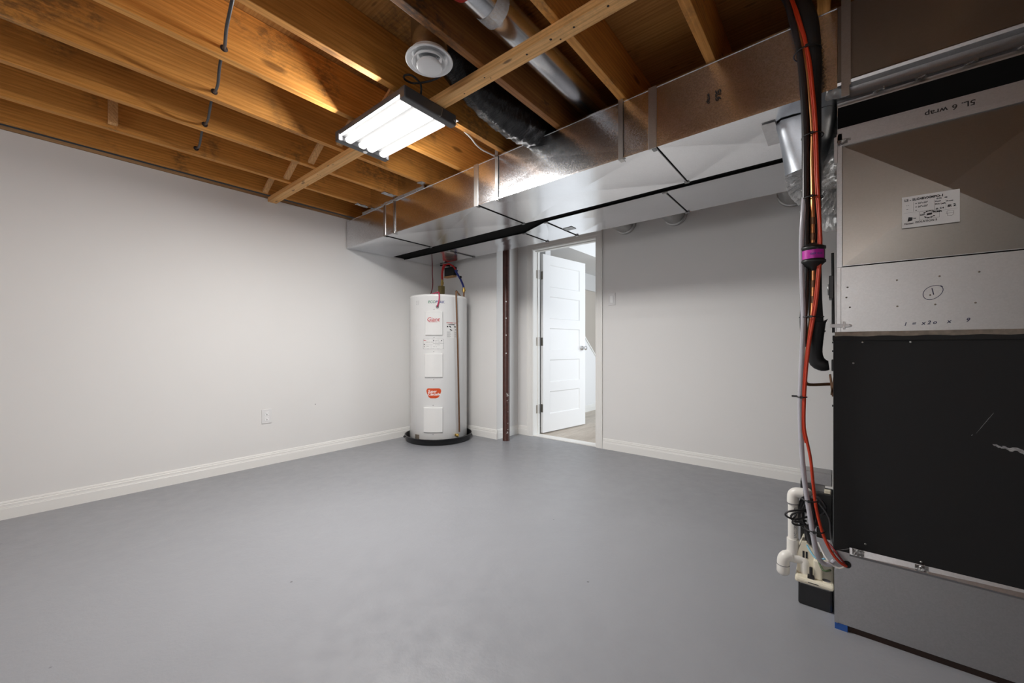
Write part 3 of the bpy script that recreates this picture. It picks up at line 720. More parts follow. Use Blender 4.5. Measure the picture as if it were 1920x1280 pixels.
for (a, ya), (b, yb_) in zip(rs[:-1], rs[1:]):
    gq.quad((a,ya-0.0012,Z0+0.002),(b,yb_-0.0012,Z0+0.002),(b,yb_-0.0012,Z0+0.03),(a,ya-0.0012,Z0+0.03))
gq.build('gap_shade_strip', M['black_gap'], rd)  # black strip paints the gap's shade on the rear duct's front side
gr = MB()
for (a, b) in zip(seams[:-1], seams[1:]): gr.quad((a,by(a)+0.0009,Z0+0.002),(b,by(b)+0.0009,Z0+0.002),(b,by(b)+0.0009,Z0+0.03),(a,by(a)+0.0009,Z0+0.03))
gr.build('gap_shade_strip', M['black_gap'], fd)  # the gap's shade painted along the front duct's rear side
lb = MB().box(-1.70, 2.70, Z0-0.0012, -1.60, 2.775, Z0-0.0004)
lb.build('duct_sticker', M['dim_metal'], rd)

# hanger strips folded under the front duct
for hx, hz, lab in ((-2.82, ZJ+0.0, 'thin metal hanger strap on the duct near the left wall'), (-1.672, ZJ+0.004, 'metal hanger strap on the duct left of the black flexible duct'),
                (-0.832, ZJ+0.004, 'metal hanger strap on the duct beneath the joist right of the pipe')):
    h = MB(); w2 = 0.012 if hx > -2.5 else 0.008; yy = fy(hx)
    h.box(hx-w2, yy-0.0065, Z0-0.004, hx+w2, yy-0.0045, hz+0.018)
    h.box(hx-w2, yy-0.0065, Z0-0.0055, hx+w2, yy+0.028, Z0-0.0035)
    h.box(hx+w2-0.002, yy-0.004, Z0-0.008, hx+w2+0.001, yy+0.03, Z0-0.0055)
    t = h.build('duct_hanger', M['strip']); tag(t, lab, 'hanger', 'metal duct hanger straps')

# round wall sleeves behind the rear duct
for cx, cz, rr, lab in ((-1.495, 2.10, 0.095, 'round pale vent pipe at the top of the wall, nearest the doorway'), (-1.055, 2.09, 0.092, 'round pale vent pipe at the top of the wall, middle of three'),
                (-0.235, 2.075, 0.098, 'round pale vent pipe at the top of the wall, behind the cable bundle')):
    t = thing('vent_pipe', (cx, 3.3, cz-rr), lab, 'pipe', 'round vent pipes at the top of the back wall')
    MB().tube([(cx, 3.05, cz), (cx, 3.497, cz)], rr-0.006, 32, True, 0).build('pipe', M['galv_pale'], t)
    MB().lathe([(rr-0.005,-0.004),(rr+0.004,-0.002),(rr+0.004,0.03),(rr-0.005,0.032)], (cx, 3.462, cz), (0,1,0), 32).build('collar', M['galv_pale'], t)

# ------------------------------------------------------------------ boot and foil flex beside the furnace
bt = thing('takeoff_boot', (-0.13, 2.08, 1.70), 'silver metal boot with foil flexible hose under the duct', 'duct fitting')
def blend(t, n=28):
    # rectangle at the top turning into a circle at the bottom
    out = []
    for k in range(n):
        a = 2*math.pi*k/n; ca, sa = math.cos(a), math.sin(a)
        q = max(abs(ca), abs(sa)); rx, ryy = 0.098*ca/q, 0.125*sa/q
        cx_, cy_ = 0.078*ca, 0.078*sa
        out.append((rx*(1-t)+cx_*t, ryy*(1-t)+cy_*t))
    return out
m = MB(); levels = [(0.0, 0.0, Z0), (0.0, 0.0, Z0-0.018), (0.55, 0.5, 1.80), (1.0, 1.0, 1.712), (1.0, 1.0, 1.70)]
vs = []; fs = []; n = 28
for t, s, z in levels:
    for (dx, dy) in blend(t, n): vs.append((-0.098+0.004*s+dx, 2.105+dy-0.01*s, z))
for i in range(len(levels)-1):
    for k in range(n): fs.append((i*n+k, i*n+(k+1) % n, (i+1)*n+(k+1) % n, (i+1)*n+k))
m.add(vs, fs, True); m.build('boot', M['boot'], bt)
m = MB(); pts = [(-0.094,2.095,1.715),(-0.092,2.10,1.69),(-0.084,2.105,1.665),(-0.070,2.11,1.645),(-0.045,2.12,1.625),(-0.02,2.13,1.612),(0.015,2.14,1.605)]
m.tube(pts, [0.080,0.082,0.083,0.083,0.083,0.083,0.083], 28, True, 8)
vv = []
for i, p in enumerate(m.v):
    ring = i//28; f = 0.004*math.sin(ring*2.1) + random.uniform(-0.003, 0.003); p = V(p); c = V((0.0,2.12,1.62)); vv.append(p + V((0, -0.3, -0.95))*f)
m.v = vv; m.build('foil_hose', M['foil'], bt)
f2 = MB(); f2.tube([(-0.022,2.10,1.90),(-0.022,2.09,1.80),(-0.020,2.08,1.70),(-0.016,2.06,1.60)], [0.040,0.042,0.046,0.05], 22, True, 12)
f2.v = [tuple(V(p)+V((random.uniform(-.004,.004),random.uniform(-.003,.003),0))) for p in f2.v]
f2.build('foil_hose', M['foil'], bt)
f3 = MB(); f3.tube([(-0.075,2.26,1.62),(-0.05,2.26,1.58),(-0.02,2.255,1.555),(0.015,2.25,1.55)], [0.066,0.070,0.072,0.072], 24, True, 7)
f3.v = [tuple(V(p)+V((0,random.uniform(-.0015,.0015),0.003*math.sin(i//24*2.0)))) for i, p in enumerate(f3.v)]
f3.build('foil_hose', M['foil'], bt)
MB().box(-0.246, 1.975, Z0-0.0035, -0.197, 2.19, Z0-0.0005).build('sealing_tape', M['white_tape'], bt)

# ================================================================== TRUNK OVER THE FURNACE
XE = 1.30
tk = thing('trunk_duct', (0.6, 2.1, 1.80), 'large dark galvanised trunk duct above the furnace plenum', 'duct')
m = MB()
m.pan((0.004,1.862,Z0+0.002),(XE,1.84,Z0+0.002),(XE,1.84,2.20),(0.004,1.862,2.198),(0,0.004,0))
m.quad((0.004,1.862,2.198),(XE,1.84,2.199),(XE,2.38,2.199),(0.004,2.38,2.198)).quad((XE,1.84,1.80),(XE,2.38,1.80),(XE,2.38,2.2),(XE,1.84,2.2))
m.quad((0.004,1.862,1.80),(0.004,2.38,1.80),(0.004,2.38,2.198),(0.004,1.862,2.198))
m.build('upper_panel', M['galv_plenum'], tk)
m = MB(); y0 = 1.850
def seg(mb, p, q):   # strip between two (y,z) rows along X
    mb.quad((0.003,p[0],p[1]),(XE,p[0]-0.004,p[1]),(XE,q[0]-0.004,q[1]),(0.003,q[0],q[1]))
rows = [(1.852,1.922),(1.848,1.916),(1.850,1.906),(1.872,1.900),(1.868,1.876),(1.858,1.856),(1.866,1.850),(1.862,1.838),(1.862,1.802),(1.868,1.800),(2.38,1.800)]
for p, q in zip(rows[:-1], rows[1:]): seg(m, p, q)
m.build('lower_panel', M['galv_dull'], tk)
dm = MB(); random.seed(9)
for x in (0.115, 0.215, 0.325, 0.43): 
    crumple(dm, (x-0.016, 1.860, 1.848), (x+0.014, 1.859, 1.855), 0.007, 6)
crumple(dm, (-0.03, 1.855, 1.885), (0.03, 1.855, 1.878), 0.035, 8)
each(dm, 'foil_dent', M['foil'], tk)
m = MB(); m.box(0.014, 1.842, 1.895, 0.040, 1.845, 2.235); m.box(0.014, 1.842, 1.86, 0.036, 1.846, 1.897)
t = m.build('duct_hanger', M['strip']); tag(t, 'wide metal hanger strap right of the cable bundle', 'hanger', 'metal duct hanger straps')
m = MB(); crumple(m, (0.027, 1.840, 2.21), (0.027, 1.840, 2.26), 0.036, 6); m.build('crumpled_foil', M['foil'], t)

# ================================================================== FURNACE
FX0, FX1, FY, FB = -0.004, 0.66, 1.768, 2.34
fu = thing('furnace', (0.33, 2.05, 0.0), 'tall furnace with black cabinet and galvanised plenum at the right edge', 'furnace')
m = MB(); m.box(FX0, FY+0.002, 0.022, FX1, FB, 0.27); m.box(FX0-0.001, FY-0.001, 0.022, FX0+0.008, FY+0.004, 0.27)
m.build('base_box', M['galv_dull'], fu)
m = MB()
m.add([(0.035,FY-0.001,0.262),(FX1,FY-0.001,0.262),(FX1,FY-0.014,0.272),(0.035,FY-0.010,0.272),(FX1,FY-0.003,0.292),(0.035,FY-0.003,0.292)], [(0,1,2,3),(3,2,4,5)])
m.build('base_flange', M['galv_dull'], fu)
m = MB(); random.seed(3)
for x in (0.042, 0.19): crumple(m, (x, FY-0.008, 0.284), (x+0.03, FY-0.008, 0.284), 0.02, 6)
each(m, 'flange_dent', M['foil'], fu)
m = MB(); m.box(FX0-0.004, FY-0.001, 0.270, FX1, FB, 1.008, 0.003); m.box(FX0-0.006, FY-0.0035, 0.99, FX1, FY+0.1, 1.009, 0.002)
cb = m.build('black_cabinet', M['black'], fu)
m = MB()
for x, z in ((0.068,0.985),(0.182,0.985),(0.045,0.915),(0.205,0.300),(0.075,0.315)): m.lathe([(0.0032,0),(0.0025,0.002),(0.001,0.0028)], (x, FY-0.001, z), (0,-1,0), 10)
each(m, 'screw_head', M['strip'], cb)
m = MB()   # chalky scuffs on the cabinet face
random.seed(21)
def scuff(x0, z0, x1, z1, w0, n=16):
    vs = []; fs = []
    for i in range(n+1):
        t = i/n; x = x0+(x1-x0)*t; z_ = z0+(z1-z0)*t; ww = w0*(0.25+math.sin(math.pi*min(1, t*1.1))**0.6*random.uniform(0.55, 1.1)); j = random.uniform(-w0, w0)*0.35
        vs += [(x, FY-0.0016, z_+j+ww/2), (x, FY-0.0016, z_+j-ww/2)]
        if i: fs.append((2*i-2, 2*i-1, 2*i+1, 2*i))
    m.add(vs, fs)
scuff(0.350,0.688,0.372,0.682,0.006,8); scuff(0.368,0.684,0.45,0.668,0.011,18); scuff(0.352,0.78,0.318,0.715,0.0016,10); scuff(0.312,0.712,0.309,0.708,0.002,4); scuff(0.004,0.272,0.045,0.292,0.001,6)
each(m, 'scuff_mark', M['scuff'], cb)
m = MB()
for i in range(24):
    x = FX0+(FX1-FX0)*i/24; x2 = FX0+(FX1-FX0)*(i+1)/24; a = 0.0015*math.sin(i*1.7); b = 0.0015*math.sin((i+1)*1.7)
    m.add([(x,FY-0.0045,1.006+a),(x2,FY-0.0045,1.006+b),(x2,FY-0.003,1.021),(x,FY-0.003,1.021)], [(0,1,2,3)])
m.box(FX0, FY-0.003, 1.008, FX1, FY+0.2, 1.0195)
m.build('joint_strip', M['rust'], fu)
m = MB(); m.box(0.001, FY+0.002, 1.020, FX1, FB, 1.241); m.box(0.001, FY-0.0005, 1.020, 0.013, FY+0.004, 1.243, 0.001)
cc = m.build('coil_case', M['galv_pale'], fu)
m = MB()
for x, z in ((0.151,1.184),(0.245,1.186),(0.325,1.19),(0.152,1.100),(0.236,1.10),(0.318,1.10),(0.030,1.172),(0.027,1.138),(0.036,1.104),(0.225,1.13)):
    m.lathe([(0.0028,0),(0.0024,0.0012),(0.0005,0.0016)], (x, FY+0.002, z), (0,-1,0), 8)
each(m, 'screw_head', M['rust'], cc)
m = MB(); fc = lambda x, z: V((x, FY+0.0012, z))
ell = [(0.2305+0.0205*math.cos(t)*(1+0.10*math.sin(t)) + 0.006*math.sin(t), 1.137+0.0215*math.sin(t)) for t in [2*math.pi*k/28 for k in range(29)]]
stroke(m, ell, 0.0016, fc); stroke(m, [(0.2475,1.157),(0.2515,1.153)], 0.0016, fc); stroke(m, [(0.229,1.150),(0.2325,1.131)], 0.0022, fc)
text_mesh('l   =   x 2 o     x       9', 0.0155, lambda x, y: fc(0.237+x, 1.0455+y+0.06*x), m, 'CENTER', 0.0004, 1.0, 0.25)
m.build('marker_writing', M['ink_blue'], cc)
# clip on the left edge
m = MB(); m.box(-0.017, FY-0.006, 1.036, 0.034, FY+0.001, 1.048, 0.001); m.box(0.018, FY-0.007, 1.030, 0.024, FY+0.001, 1.056, 0.001); m.sphere((0.036, FY-0.003, 1.042), 0.005, 6)
m.build('edge_clip', M['white_plastic'], fu)
# plenum
m = MB()
m.pan((0.0175,FY+0.004,1.246),(0.50,FY+0.004,1.246),(0.50,FY+0.004,1.656),(0.0175,FY+0.004,1.656),(0,-0.018,0)); m.quad((0.50,FY+0.004,1.246),(FX1,FY+0.004,1.246),(FX1,FY+0.004,1.656),(0.50,FY+0.004,1.656))
m.box(0.017, FY+0.02, 1.243, FX1, FB, 1.7145)
pl = m.build('plenum', M['galv_plenum'], fu)
MB().box(0.006, FY+0.0005, 1.2415, FX1, FY+0.02, 1.2443).build('joint_gap', M['black_gap'], fu)
m = MB(); m.box(0.001, FY-0.001, 1.241, 0.0165, FY+0.03, 1.70, 0.001); m.box(0.0165, FY, 1.2445, FX1, FY+0.02, 1.2465)
m.build('plenum_corner', M['galv_dull'], fu)
m = MB(); m.box(0.003, FY-0.001, 1.672, FX1, FY+0.02, 1.7145, 0.001); m.box(0.010, FY-0.004, 1.655, FX1, FY+0.02, 1.6715, 0.001); m.box(0.003, FY-0.002, 1.7105, FX1, FY+0.02, 1.7160)
m.box(-0.006, FY-0.004, 1.600, 0.004, FY+0.01, 1.690, 0.001)
cap = m.build('plenum_cap', M['galv_dull'], fu)
m = MB(); m.box(0.002, FY-0.006, 1.668, 0.038, FY-0.003, 1.676, 0.001); crumple(m, (0.004,FY-0.004,1.664), (0.03,FY-0.004,1.668), 0.012, 5)
each(m, 'cap_clip', M['foil'], fu)
m = MB()
def up(x, y): return V((0.233 - x, FY-0.0016, 1.6905 - y))
hand = 0.0013
def hw(pts, ox, oy, s=0.016): stroke(m, [(ox+a*s, oy+b*s) for a, b in pts], hand, up)
wx, wy = -0.022, -0.008
text_mesh('wrap', 0.022, lambda x, y: up(x-0.004, y), m, 'CENTER', 0.0004, 1.1)
text_mesh('5L. 6', 0.022, lambda x, y: up(x-0.061, y), m, 'CENTER', 0.0004, 1.1)
m.build('marker_writing', M['ink'], cap)
# the label on the plenum
LX, LZ2 = (0.161, 0.284), (1.341, 1.4385)
def lab(u, v): 
    # the label sits slightly skewed, a corner higher on the left
    return V((LX[0]+(LX[1]-LX[0])*u, FY-0.0155, LZ2[0] + 0.0975*v + 0.002*(1-u)))
m = MB(); a, b, c, d = lab(0,0), lab(1,0), lab(1,1), lab(0,1); o = V((0,0.0006,0)); m.add([a,b,c,d,a+o,b+o,c+o,d+o], [(0,1,2,3),(7,6,5,4),(0,4,5,1),(1,5,6,2),(2,6,7,3),(3,7,4,0)])
sk = m.build('plenum_label', M['paper'], fu)
m = MB(); LW, LH = 0.123, 0.0975
def lt(u, v): 
    q = lab(u, v); return q + V((0,-0.0005,0))
def ltx(body, size, u, v, bold=0.0002, al='LEFT', xs=1.0): text_mesh(body, size, lambda x, y: lt(u + x/LW, v + y/LH), m, al, bold, xs)
ltx('LS - SLG4BVXMPO-1', 0.0098, 0.045, 0.88, 0.0004, xs=0.98)
for i, s_ in enumerate(('= 20"x20"', '= 20"x20"', '=')): ltx(s_, 0.0068, 0.24, 0.74-0.11*i)
ltx('- -', 0.0065, 0.08, 0.72); ltx('--', 0.0065, 0.08, 0.60)
ltx('18.25    08', 0.0055, 0.60, 0.80); ltx('Sheet', 0.0055, 0.585, 0.72); ltx('PO: Left', 0.0065, 0.585, 0.63); ltx('Front', 0.0060, 0.78, 0.68)
ltx('#: 2/4', 0.0072, 0.60, 0.49); ltx('#: 2', 0.0105, 0.80, 0.53, 0.0004)
ltx('Notes:', 0.0075, 0.045, 0.13); ltx('ISOLATION 5', 0.0080, 0.24, 0.15)
ltx('I.S.F.', 0.0062, 0.325, 0.36, 0.0004); ltx('FORM.', 0.0062, 0.56, 0.40, 0.0005); ltx('Tole', 0.0045, 0.19, 0.28)
def rect(u0, v0, u1, v1, w=0.0006): stroke(m, [((u0)*LW, v0*LH), (u1*LW, v0*LH), (u1*LW, v1*LH), (u0*LW, v1*LH), (u0*LW, v0*LH)], w, lambda x, y: lt(x/LW, y/LH))
rect(0.57, 0.42, 0.57, 0.78, 0.0004); rect(0.77, 0.42, 0.77, 0.74, 0.0004); rect(0.31, 0.22, 0.66, 0.46, 0.0004); rect(0.21, 0.50, 0.21, 0.80, 0.0004); rect(0.03,0.48,0.55,0.48,0.0003); rect(0.57,0.42,0.97,0.42,0.0003)
# cog-like round emblem, dark wedge emblem and small round-cornered plan symbol
def ring(cu, cv, r0, r1, teeth):
    N_ = 48
    for k in range(N_):
        a0, a1 = 2*math.pi*k/N_, 2*math.pi*(k+1)/N_
        if abs(math.sin((a0+a1)/2)) < 0.45: continue
        ro = r1*(1.0 if (k//2) % 2 else 0.88)
        f = lambda a, r: lt(cu + r*1.25*math.cos(a)/LW, cv + r*math.sin(a)/LH)
        m.add([f(a0,r0), f(a1,r0), f(a1,ro), f(a0,ro)], [(0,1,2,3)])
ring(0.485, 0.35, 0.0088, 0.0118, 24); m.add([lt(0.44,0.32), lt(0.53,0.33), lt(0.545,0.39), lt(0.45,0.385)], [(0,1,2,3)])
m.add([lt(0.10,0.20), lt(0.185,0.22), lt(0.19,0.32), lt(0.12,0.34)], [(0,1,2,3)])
stroke(m, [(x*LW, y*LH) for x, y in ((0.79,0.30),(0.80,0.23),(0.87,0.22),(0.895,0.25),(0.895,0.36),(0.87,0.38),(0.80,0.38),(0.785,0.35),(0.79,0.30))], 0.0005, lambda x, y: lt(x/LW, y/LH))
stroke(m, [(0.765*LW,0.30*LH),(0.91*LW,0.31*LH)], 0.0004, lambda x, y: lt(x/LW, y/LH))
m.build('label_printing', M['ink'], sk)
# black canvas joint between plenum and trunk
MB().box(0.004, FY+0.022, 1.7155, FX1+0.3, FB, 1.7995).build('canvas_joint', M['black_gap'], fu)
# foot pad and sill
MB().box(FX0, FY+0.001, 0.0, 0.030, FY+0.10, 0.0215).build('foot_pad', M['bluefoam'], fu)['label'] = 'bright blue foam pad under the corner'
MB().box(0.031, FY+0.008, 0.0, FX1, FB-0.02, 0.0215).build('wooden_sill', M['dark_wood'], fu)
# fittings on the left face
m = MB(); m.box(-0.013, FY+0.05, 1.05, -0.006, FY+0.055, 1.30); m.box(-0.020, FY+0.02, 1.14, -0.006, FY+0.10, 1.22, 0.002); m.tube([(-0.0075, FY+0.03, 1.02), (-0.010, FY+0.03, 1.30)], 0.004, 8, True, 0)
m.build('control_bracket', M['black_metal'], fu)
MB().lathe([(0.020,0),(0.020,0.004),(0.001,0.005)], (-0.020, FY+0.06, 1.175), (-1,0,0), 20).build('dial', M['dim_metal'], fu)
m = MB(); m.box(-0.016, FY+0.03, 0.795, -0.010, FY+0.08, 0.872, 0.001, Matrix.Rotation(R(-6), 3, 'Y')); m.box(-0.012, FY+0.03, 0.80, -0.006, FY+0.08, 0.865, 0.001, Matrix.Rotation(R(7), 3, 'Y'))
each(m, 'line_plate', M['copper_old'], fu)
m = MB()
for z_ in (0.985, 0.955, 0.765): m.box(-0.0115, FY+0.01, z_-0.003, -0.006, FY+0.018, z_+0.003)
m.box(-0.013, FY+0.02, 0.885, -0.005, FY+0.07, 0.925, 0.002)
each(m, 'side_screw', M['black_metal'], fu)
# black hole on the base where cables enter
m = MB().lathe([(0.0115,0),(0.0115,0.004),(0.0085,0.006),(0.007,0.003),(0.001,0.002)], (0.028, FY+0.001, 0.231), (0,-1,0), 20); m.build('grommet', M['rubber'], fu)

# ================================================================== CABLE / LINE SET BUNDLE
def P3(pts, y): return [(x, y if not callable(y) else y(z_), z_) for x, z_ in pts]
yb = lambda z_: 1.745 if z_ < 2.15 else 1.745 + (z_-2.15)*0.4
SUC = [(-0.135,2.34),(-0.10,2.206),(-0.080,2.121),(-0.067,1.999),(-0.064,1.845),(-0.062,1.656),(-0.061,1.433),(-0.060,1.303),(-0.058,1.137),(-0.055,1.045)]
m = MB(); yy = lambda z_: yb(z_)+0.03
m.tube(P3(SUC, yy), [0.034,0.034,0.033,0.028,0.024,0.022,0.021,0.020,0.020,0.022], 18)
m.tube([(-0.052,1.775,1.06),(-0.057,1.785,1.00),(-0.060,1.795,0.95),(-0.053,1.80,0.917),(-0.035,1.80,0.905),(-0.020,1.80,0.905)], [0.025,0.023,0.0225,0.024,0.022,0.016], 18)
m.add([(-0.036,1.77,1.06),(-0.022,1.77,1.068),(-0.031,1.775,1.045)], [(0,1,2)]); m.add([(-0.036,1.77,1.03),(-0.027,1.77,1.026),(-0.036,1.775,1.015)], [(0,1,2)])
tag(m.build('insulated_suction_line', M['rubber']), 'thick black foam-insulated refrigerant line with elbow into the furnace', 'pipe')
RED = [(-0.150,2.34),(-0.124,2.232),(-0.107,2.156),(-0.095,2.102),(-0.086,2.06),(-0.078,2.01),(-0.071,1.963),(-0.065,1.897),(-0.056,1.777),(-0.053,1.703),(-0.050,1.562),(-0.047,1.487),(-0.043,1.394),(-0.041,1.32),(-0.044,1.247),(-0.052,1.137),(-0.059,1.081),(-0.074,0.97),(-0.083,0.857),(-0.087,0.763),(-0.087,0.688),(-0.078,0.633),(-0.069,0.578),(-0.063,0.505),(-0.054,0.414),(-0.035,0.327),(-0.011,0.271)]
m = MB(); m.tube(P3(RED, lambda z_: yb(z_)-0.012)+[(0.010,1.735,0.245),(0.026,1.752,0.231)], 0.0046, 12)
m.tube([(p[0]-0.0052-0.0012*math.sin(p[2]*30), p[1]-0.002, p[2]) for p in P3(RED[:-5], lambda z_: yb(z_)-0.010)], 0.0030, 10)
tag(m.build('orange_cable', M['orange']), 'orange-red control cable running down the bundle into the furnace base', 'cable')
COP = [(-0.155,2.33),(-0.128,2.241),(-0.109,2.135),(-0.091,2.031),(-0.077,1.93),(-0.069,1.813),(-0.064,1.718),(-0.065,1.625),(-0.064,1.494),(-0.064,1.344),(-0.063,1.251),(-0.064,1.157),(-0.069,1.064),(-0.076,0.989),(-0.083,0.90),(-0.0855,0.862)]
lq = thing('liquid_line', (-0.07, 1.75, 0.84), 'bare copper refrigerant line with black filter drier', 'pipe')
m = MB(); m.tube(P3(COP, lambda z_: yb(z_)), 0.0066, 14)
m.build('copper_tube', M['copper'], lq)
MB().tube([(-0.0855,1.745,0.87),(-0.084,1.747,0.845),(-0.072,1.76,0.836),(-0.03,1.80,0.837),(-0.013,1.82,0.837)], 0.0055, 12).build('branch_tube', M['copper_old'], lq)
m = MB()
for z_ in (1.135, 1.19, 1.355, 1.41): m.tube([(-0.0635,1.745,z_-0.012),(-0.0635,1.745,z_+0.012)], 0.0082, 12, True, 0)
each(m, 'solder_joint', M['copper_old'], lq)
dc = (-0.063, 1.745, 1.2875)
MB().lathe([(0.008,-0.052),(0.011,-0.044),(0.024,-0.036),(0.0335,-0.026),(0.0365,-0.024),(0.0365,-0.017),(0.0335,-0.015),(0.0335,0.020),(0.0365,0.022),(0.0365,0.030),(0.032,0.032),(0.018,0.040),(0.009,0.045)], dc, n=32).build('filter_drier', M['black_metal'], lq)
m = MB(); vs = []; N_ = 14
for i in range(N_+1):
    a = R(-150) + R(125)*i/N_
    for z_ in (-0.013, 0.017): vs.append((dc[0]+0.0342*math.cos(a), dc[1]+0.0342*math.sin(a), dc[2]+z_))
m.add(vs, [(2*i, 2*i+2, 2*i+3, 2*i+1) for i in range(N_)], True)
m.build('drier_label', M['magenta'], lq)['label'] = 'bright magenta wrap label'
m = MB(); m.lathe([(0.021,0.036),(0.011,0.0425),(0.009,0.0435)], dc, n=24); m.build('drier_cap', M['dim_metal'], lq)
m = MB()
def drt(x, y): 
    a = R(-70)+x/0.0326; return V((dc[0]+0.0347*math.cos(a), dc[1]+0.0347*math.sin(a), dc[2]+y+0.002))
text_mesh('DEP KER', 0.009, drt, m, 'CENTER', 0.0002); m.build('drier_printing', M['ink_navy'], lq)
BRD = [(-0.160,2.32),(-0.134,2.237),(-0.115,2.132),(-0.100,2.058),(-0.092,1.988),(-0.084,1.853),(-0.080,1.72),(-0.080,1.532),(-0.080,1.345),(-0.082,1.139),(-0.086,1.064),(-0.081,0.97)]
m = MB(); pts = [(p[0]-0.004, p[1], p[2]) for p in P3(BRD, lambda z_: yb(z_)+0.004)]; m.tube(pts, 0.0115, 14, True, 60)
vv = []
for i, p in enumerate(m.v):
    vv.append(p)
m.v = vv
k = 14; cnt = (len(m.v))//k
c0 = []
for rI in range(cnt):
    ring_ = [V(q) for q in m.v[rI*k:(rI+1)*k]]
    if len(ring_) < k: c0 += [tuple(q) for q in ring_]; continue
    c = sum(ring_, V((0,0,0)))/k; f = 1.0 + (0.05 if rI % 2 else -0.03)
    c0 += [tuple(c + (q-c)*f) for q in ring_]
m.v = c0 + [tuple(q) for q in m.v[cnt*k:]]
tag(m.build('corrugated_tube', M['braid']), 'glossy black corrugated conduit in the hanging bundle', 'cable')
VIN = [(-0.088,1.719),(-0.090,1.569),(-0.091,1.439),(-0.095,1.345),(-0.094,1.214),(-0.090,1.082),(-0.092,0.989),(-0.096,0.876),(-0.099,0.763),(-0.096,0.632),(-0.087,0.502),(-0.073,0.394),(-0.061,0.304)]
m = MB(); m.tube(P3([(-0.074,1.66),(-0.084,1.56)]+VIN[2:], lambda z_: yb(z_)-0.008 if z_ < 1.5 else yb(z_)+0.014)+[(-0.052,1.75,0.245),(-0.036,1.765,0.215),(-0.016,1.772,0.215),(-0.004,1.774,0.232)], 0.0078, 14)
tag(m.build('vinyl_drain_tube', M['vinyl']), 'pale lavender-grey vinyl tube along the left of the bundle', 'tube')
for c, r_, lb_ in (((-0.065,1.762,1.712),0.031,'black zip tie around the bundle, topmost below the ceiling'), ((-0.066,1.762,1.494),0.030,'black zip tie around the bundle, above the filter drier'),
            ((-0.068,1.760,1.075),0.034,'black zip tie around the bundle, below the filter drier'), ((-0.095,1.742,0.793),0.015,'black zip tie on the vinyl tube, mid height'),
            ((-0.080,1.772,2.02),0.040,'black zip tie around the bundle, close to the joists'), ((-0.073,1.742,0.435),0.022,'black zip tie low on the bundle beside the pipe'), ((-0.058,1.742,0.335),0.028,'lowest black zip tie just above the pump')):
    m = MB(); tie(m, c, r_, 0.0022, 18, 1.15)
    if r_ < 0.02: m.box(c[0]-r_-0.014, c[1]-0.003, c[2]-0.002, c[0]-r_+0.002, c[1]+0.003, c[2]+0.004)
    tag(m.build('zip_tie', M['black_metal']), lb_, 'zip tie', 'black zip ties on the bundle')

# ================================================================== PUMP CORNER
pu = thing('condensate_pump', (-0.06, 1.95, 0.0), 'small cream condensate pump with black tank on the floor by the furnace', 'pump')
m = MB(); m.box(-0.112, 1.855, 0.0, -0.010, 2.06, 0.085, 0.006); m.build('tank', M['pan'], pu)
m = MB(); m.box(-0.122, 1.845, 0.083, -0.006, 2.07, 0.104, 0.008); m.lathe([(0.014,0.0),(0.015,0.002),(0.012,0.0025)], (-0.028,1.875,0.1035), n=24)
m.build('lid', M['cream'], pu)
MB().lathe([(0.0125,0.0),(0.0125,0.0018),(0.001,0.0018)], (-0.028,1.875,0.1045), n=24).build('float_cap', M['ink_grey'], pu)
MB().box(-0.082, 1.8435, 0.0935, -0.050, 1.8455, 0.0955).build('lid_slot', M['ink'], pu)
m = MB(); m.prism([(-0.117,0.104),(-0.052,0.104),(-0.050,0.17),(-0.066,0.205),(-0.088,0.225),(-0.102,0.225),(-0.117,0.175)], lambda p, d: V((p[0], 1.885+d, p[1])), 0, 0.10)
m.box(-0.066, 1.862, 0.104, -0.040, 1.96, 0.175, 0.005)
m.build('motor_housing', M['cream'], pu)
m = MB()
for x in (-0.097, -0.087): m.box(x-0.003, 1.8838, 0.165, x+0.003, 1.8855, 0.19)
m.box(-0.0835,1.855,0.104,-0.0635,1.872,0.114); m.tube([(-0.073,1.862,0.110),(-0.073,1.862,0.145)], 0.0055, 10, True, 0)
each(m, 'vent_slot', M['ink'], pu)
pv = thing('drain_pipe', (-0.13, 1.94, 0.05), 'white plastic drain pipe bending down into the condensate pump', 'pipe')
yq = 1.90
m = MB(); m.tube([(-0.085,yq+0.03,0.404),(-0.105,yq,0.405)], 0.0165, 20, True, 0); m.tube([(-0.098,yq,0.405),(-0.118,yq,0.404),(-0.129,yq,0.395),(-0.131,yq,0.378),(-0.131,yq,0.362)], 0.0195, 20)
m.build('upper_elbow', M['pvc'], pv)
MB().tube([(-0.131,yq,0.37),(-0.131,yq,0.20)], 0.0165, 20, True, 0).build('riser', M['pvc'], pv)
m = MB(); m.tube([(-0.131,yq,0.222),(-0.131,yq,0.178)], 0.0205, 22, True, 0); m.tube([(-0.131,yq,0.18),(-0.133,yq,0.15)], [0.0205,0.021], 22, True, 0); m.tube([(-0.145,yq-0.01,0.152),(-0.095,yq,0.152)], 0.019, 20, True, 0)
m.build('tee', M['pvc'], pv)
m = MB(); m.tube([(-0.138,yq-0.01,0.156),(-0.152,yq-0.018,0.154),(-0.160,yq-0.022,0.140),(-0.161,yq-0.022,0.115)], 0.0205, 22); m.tube([(-0.161,yq-0.022,0.120),(-0.161,yq-0.022,0.092),(-0.161,yq-0.022,0.081)], [0.0215,0.0215,0.012], 22, True, 2)
m.build('lower_elbow', M['pvc'], pv)
MB().tube([(-0.100,yq,0.152),(-0.094,yq,0.148),(-0.093,yq,0.13),(-0.093,yq,0.104)], 0.0205, 22).build('inlet_elbow', M['pvc'], pv)
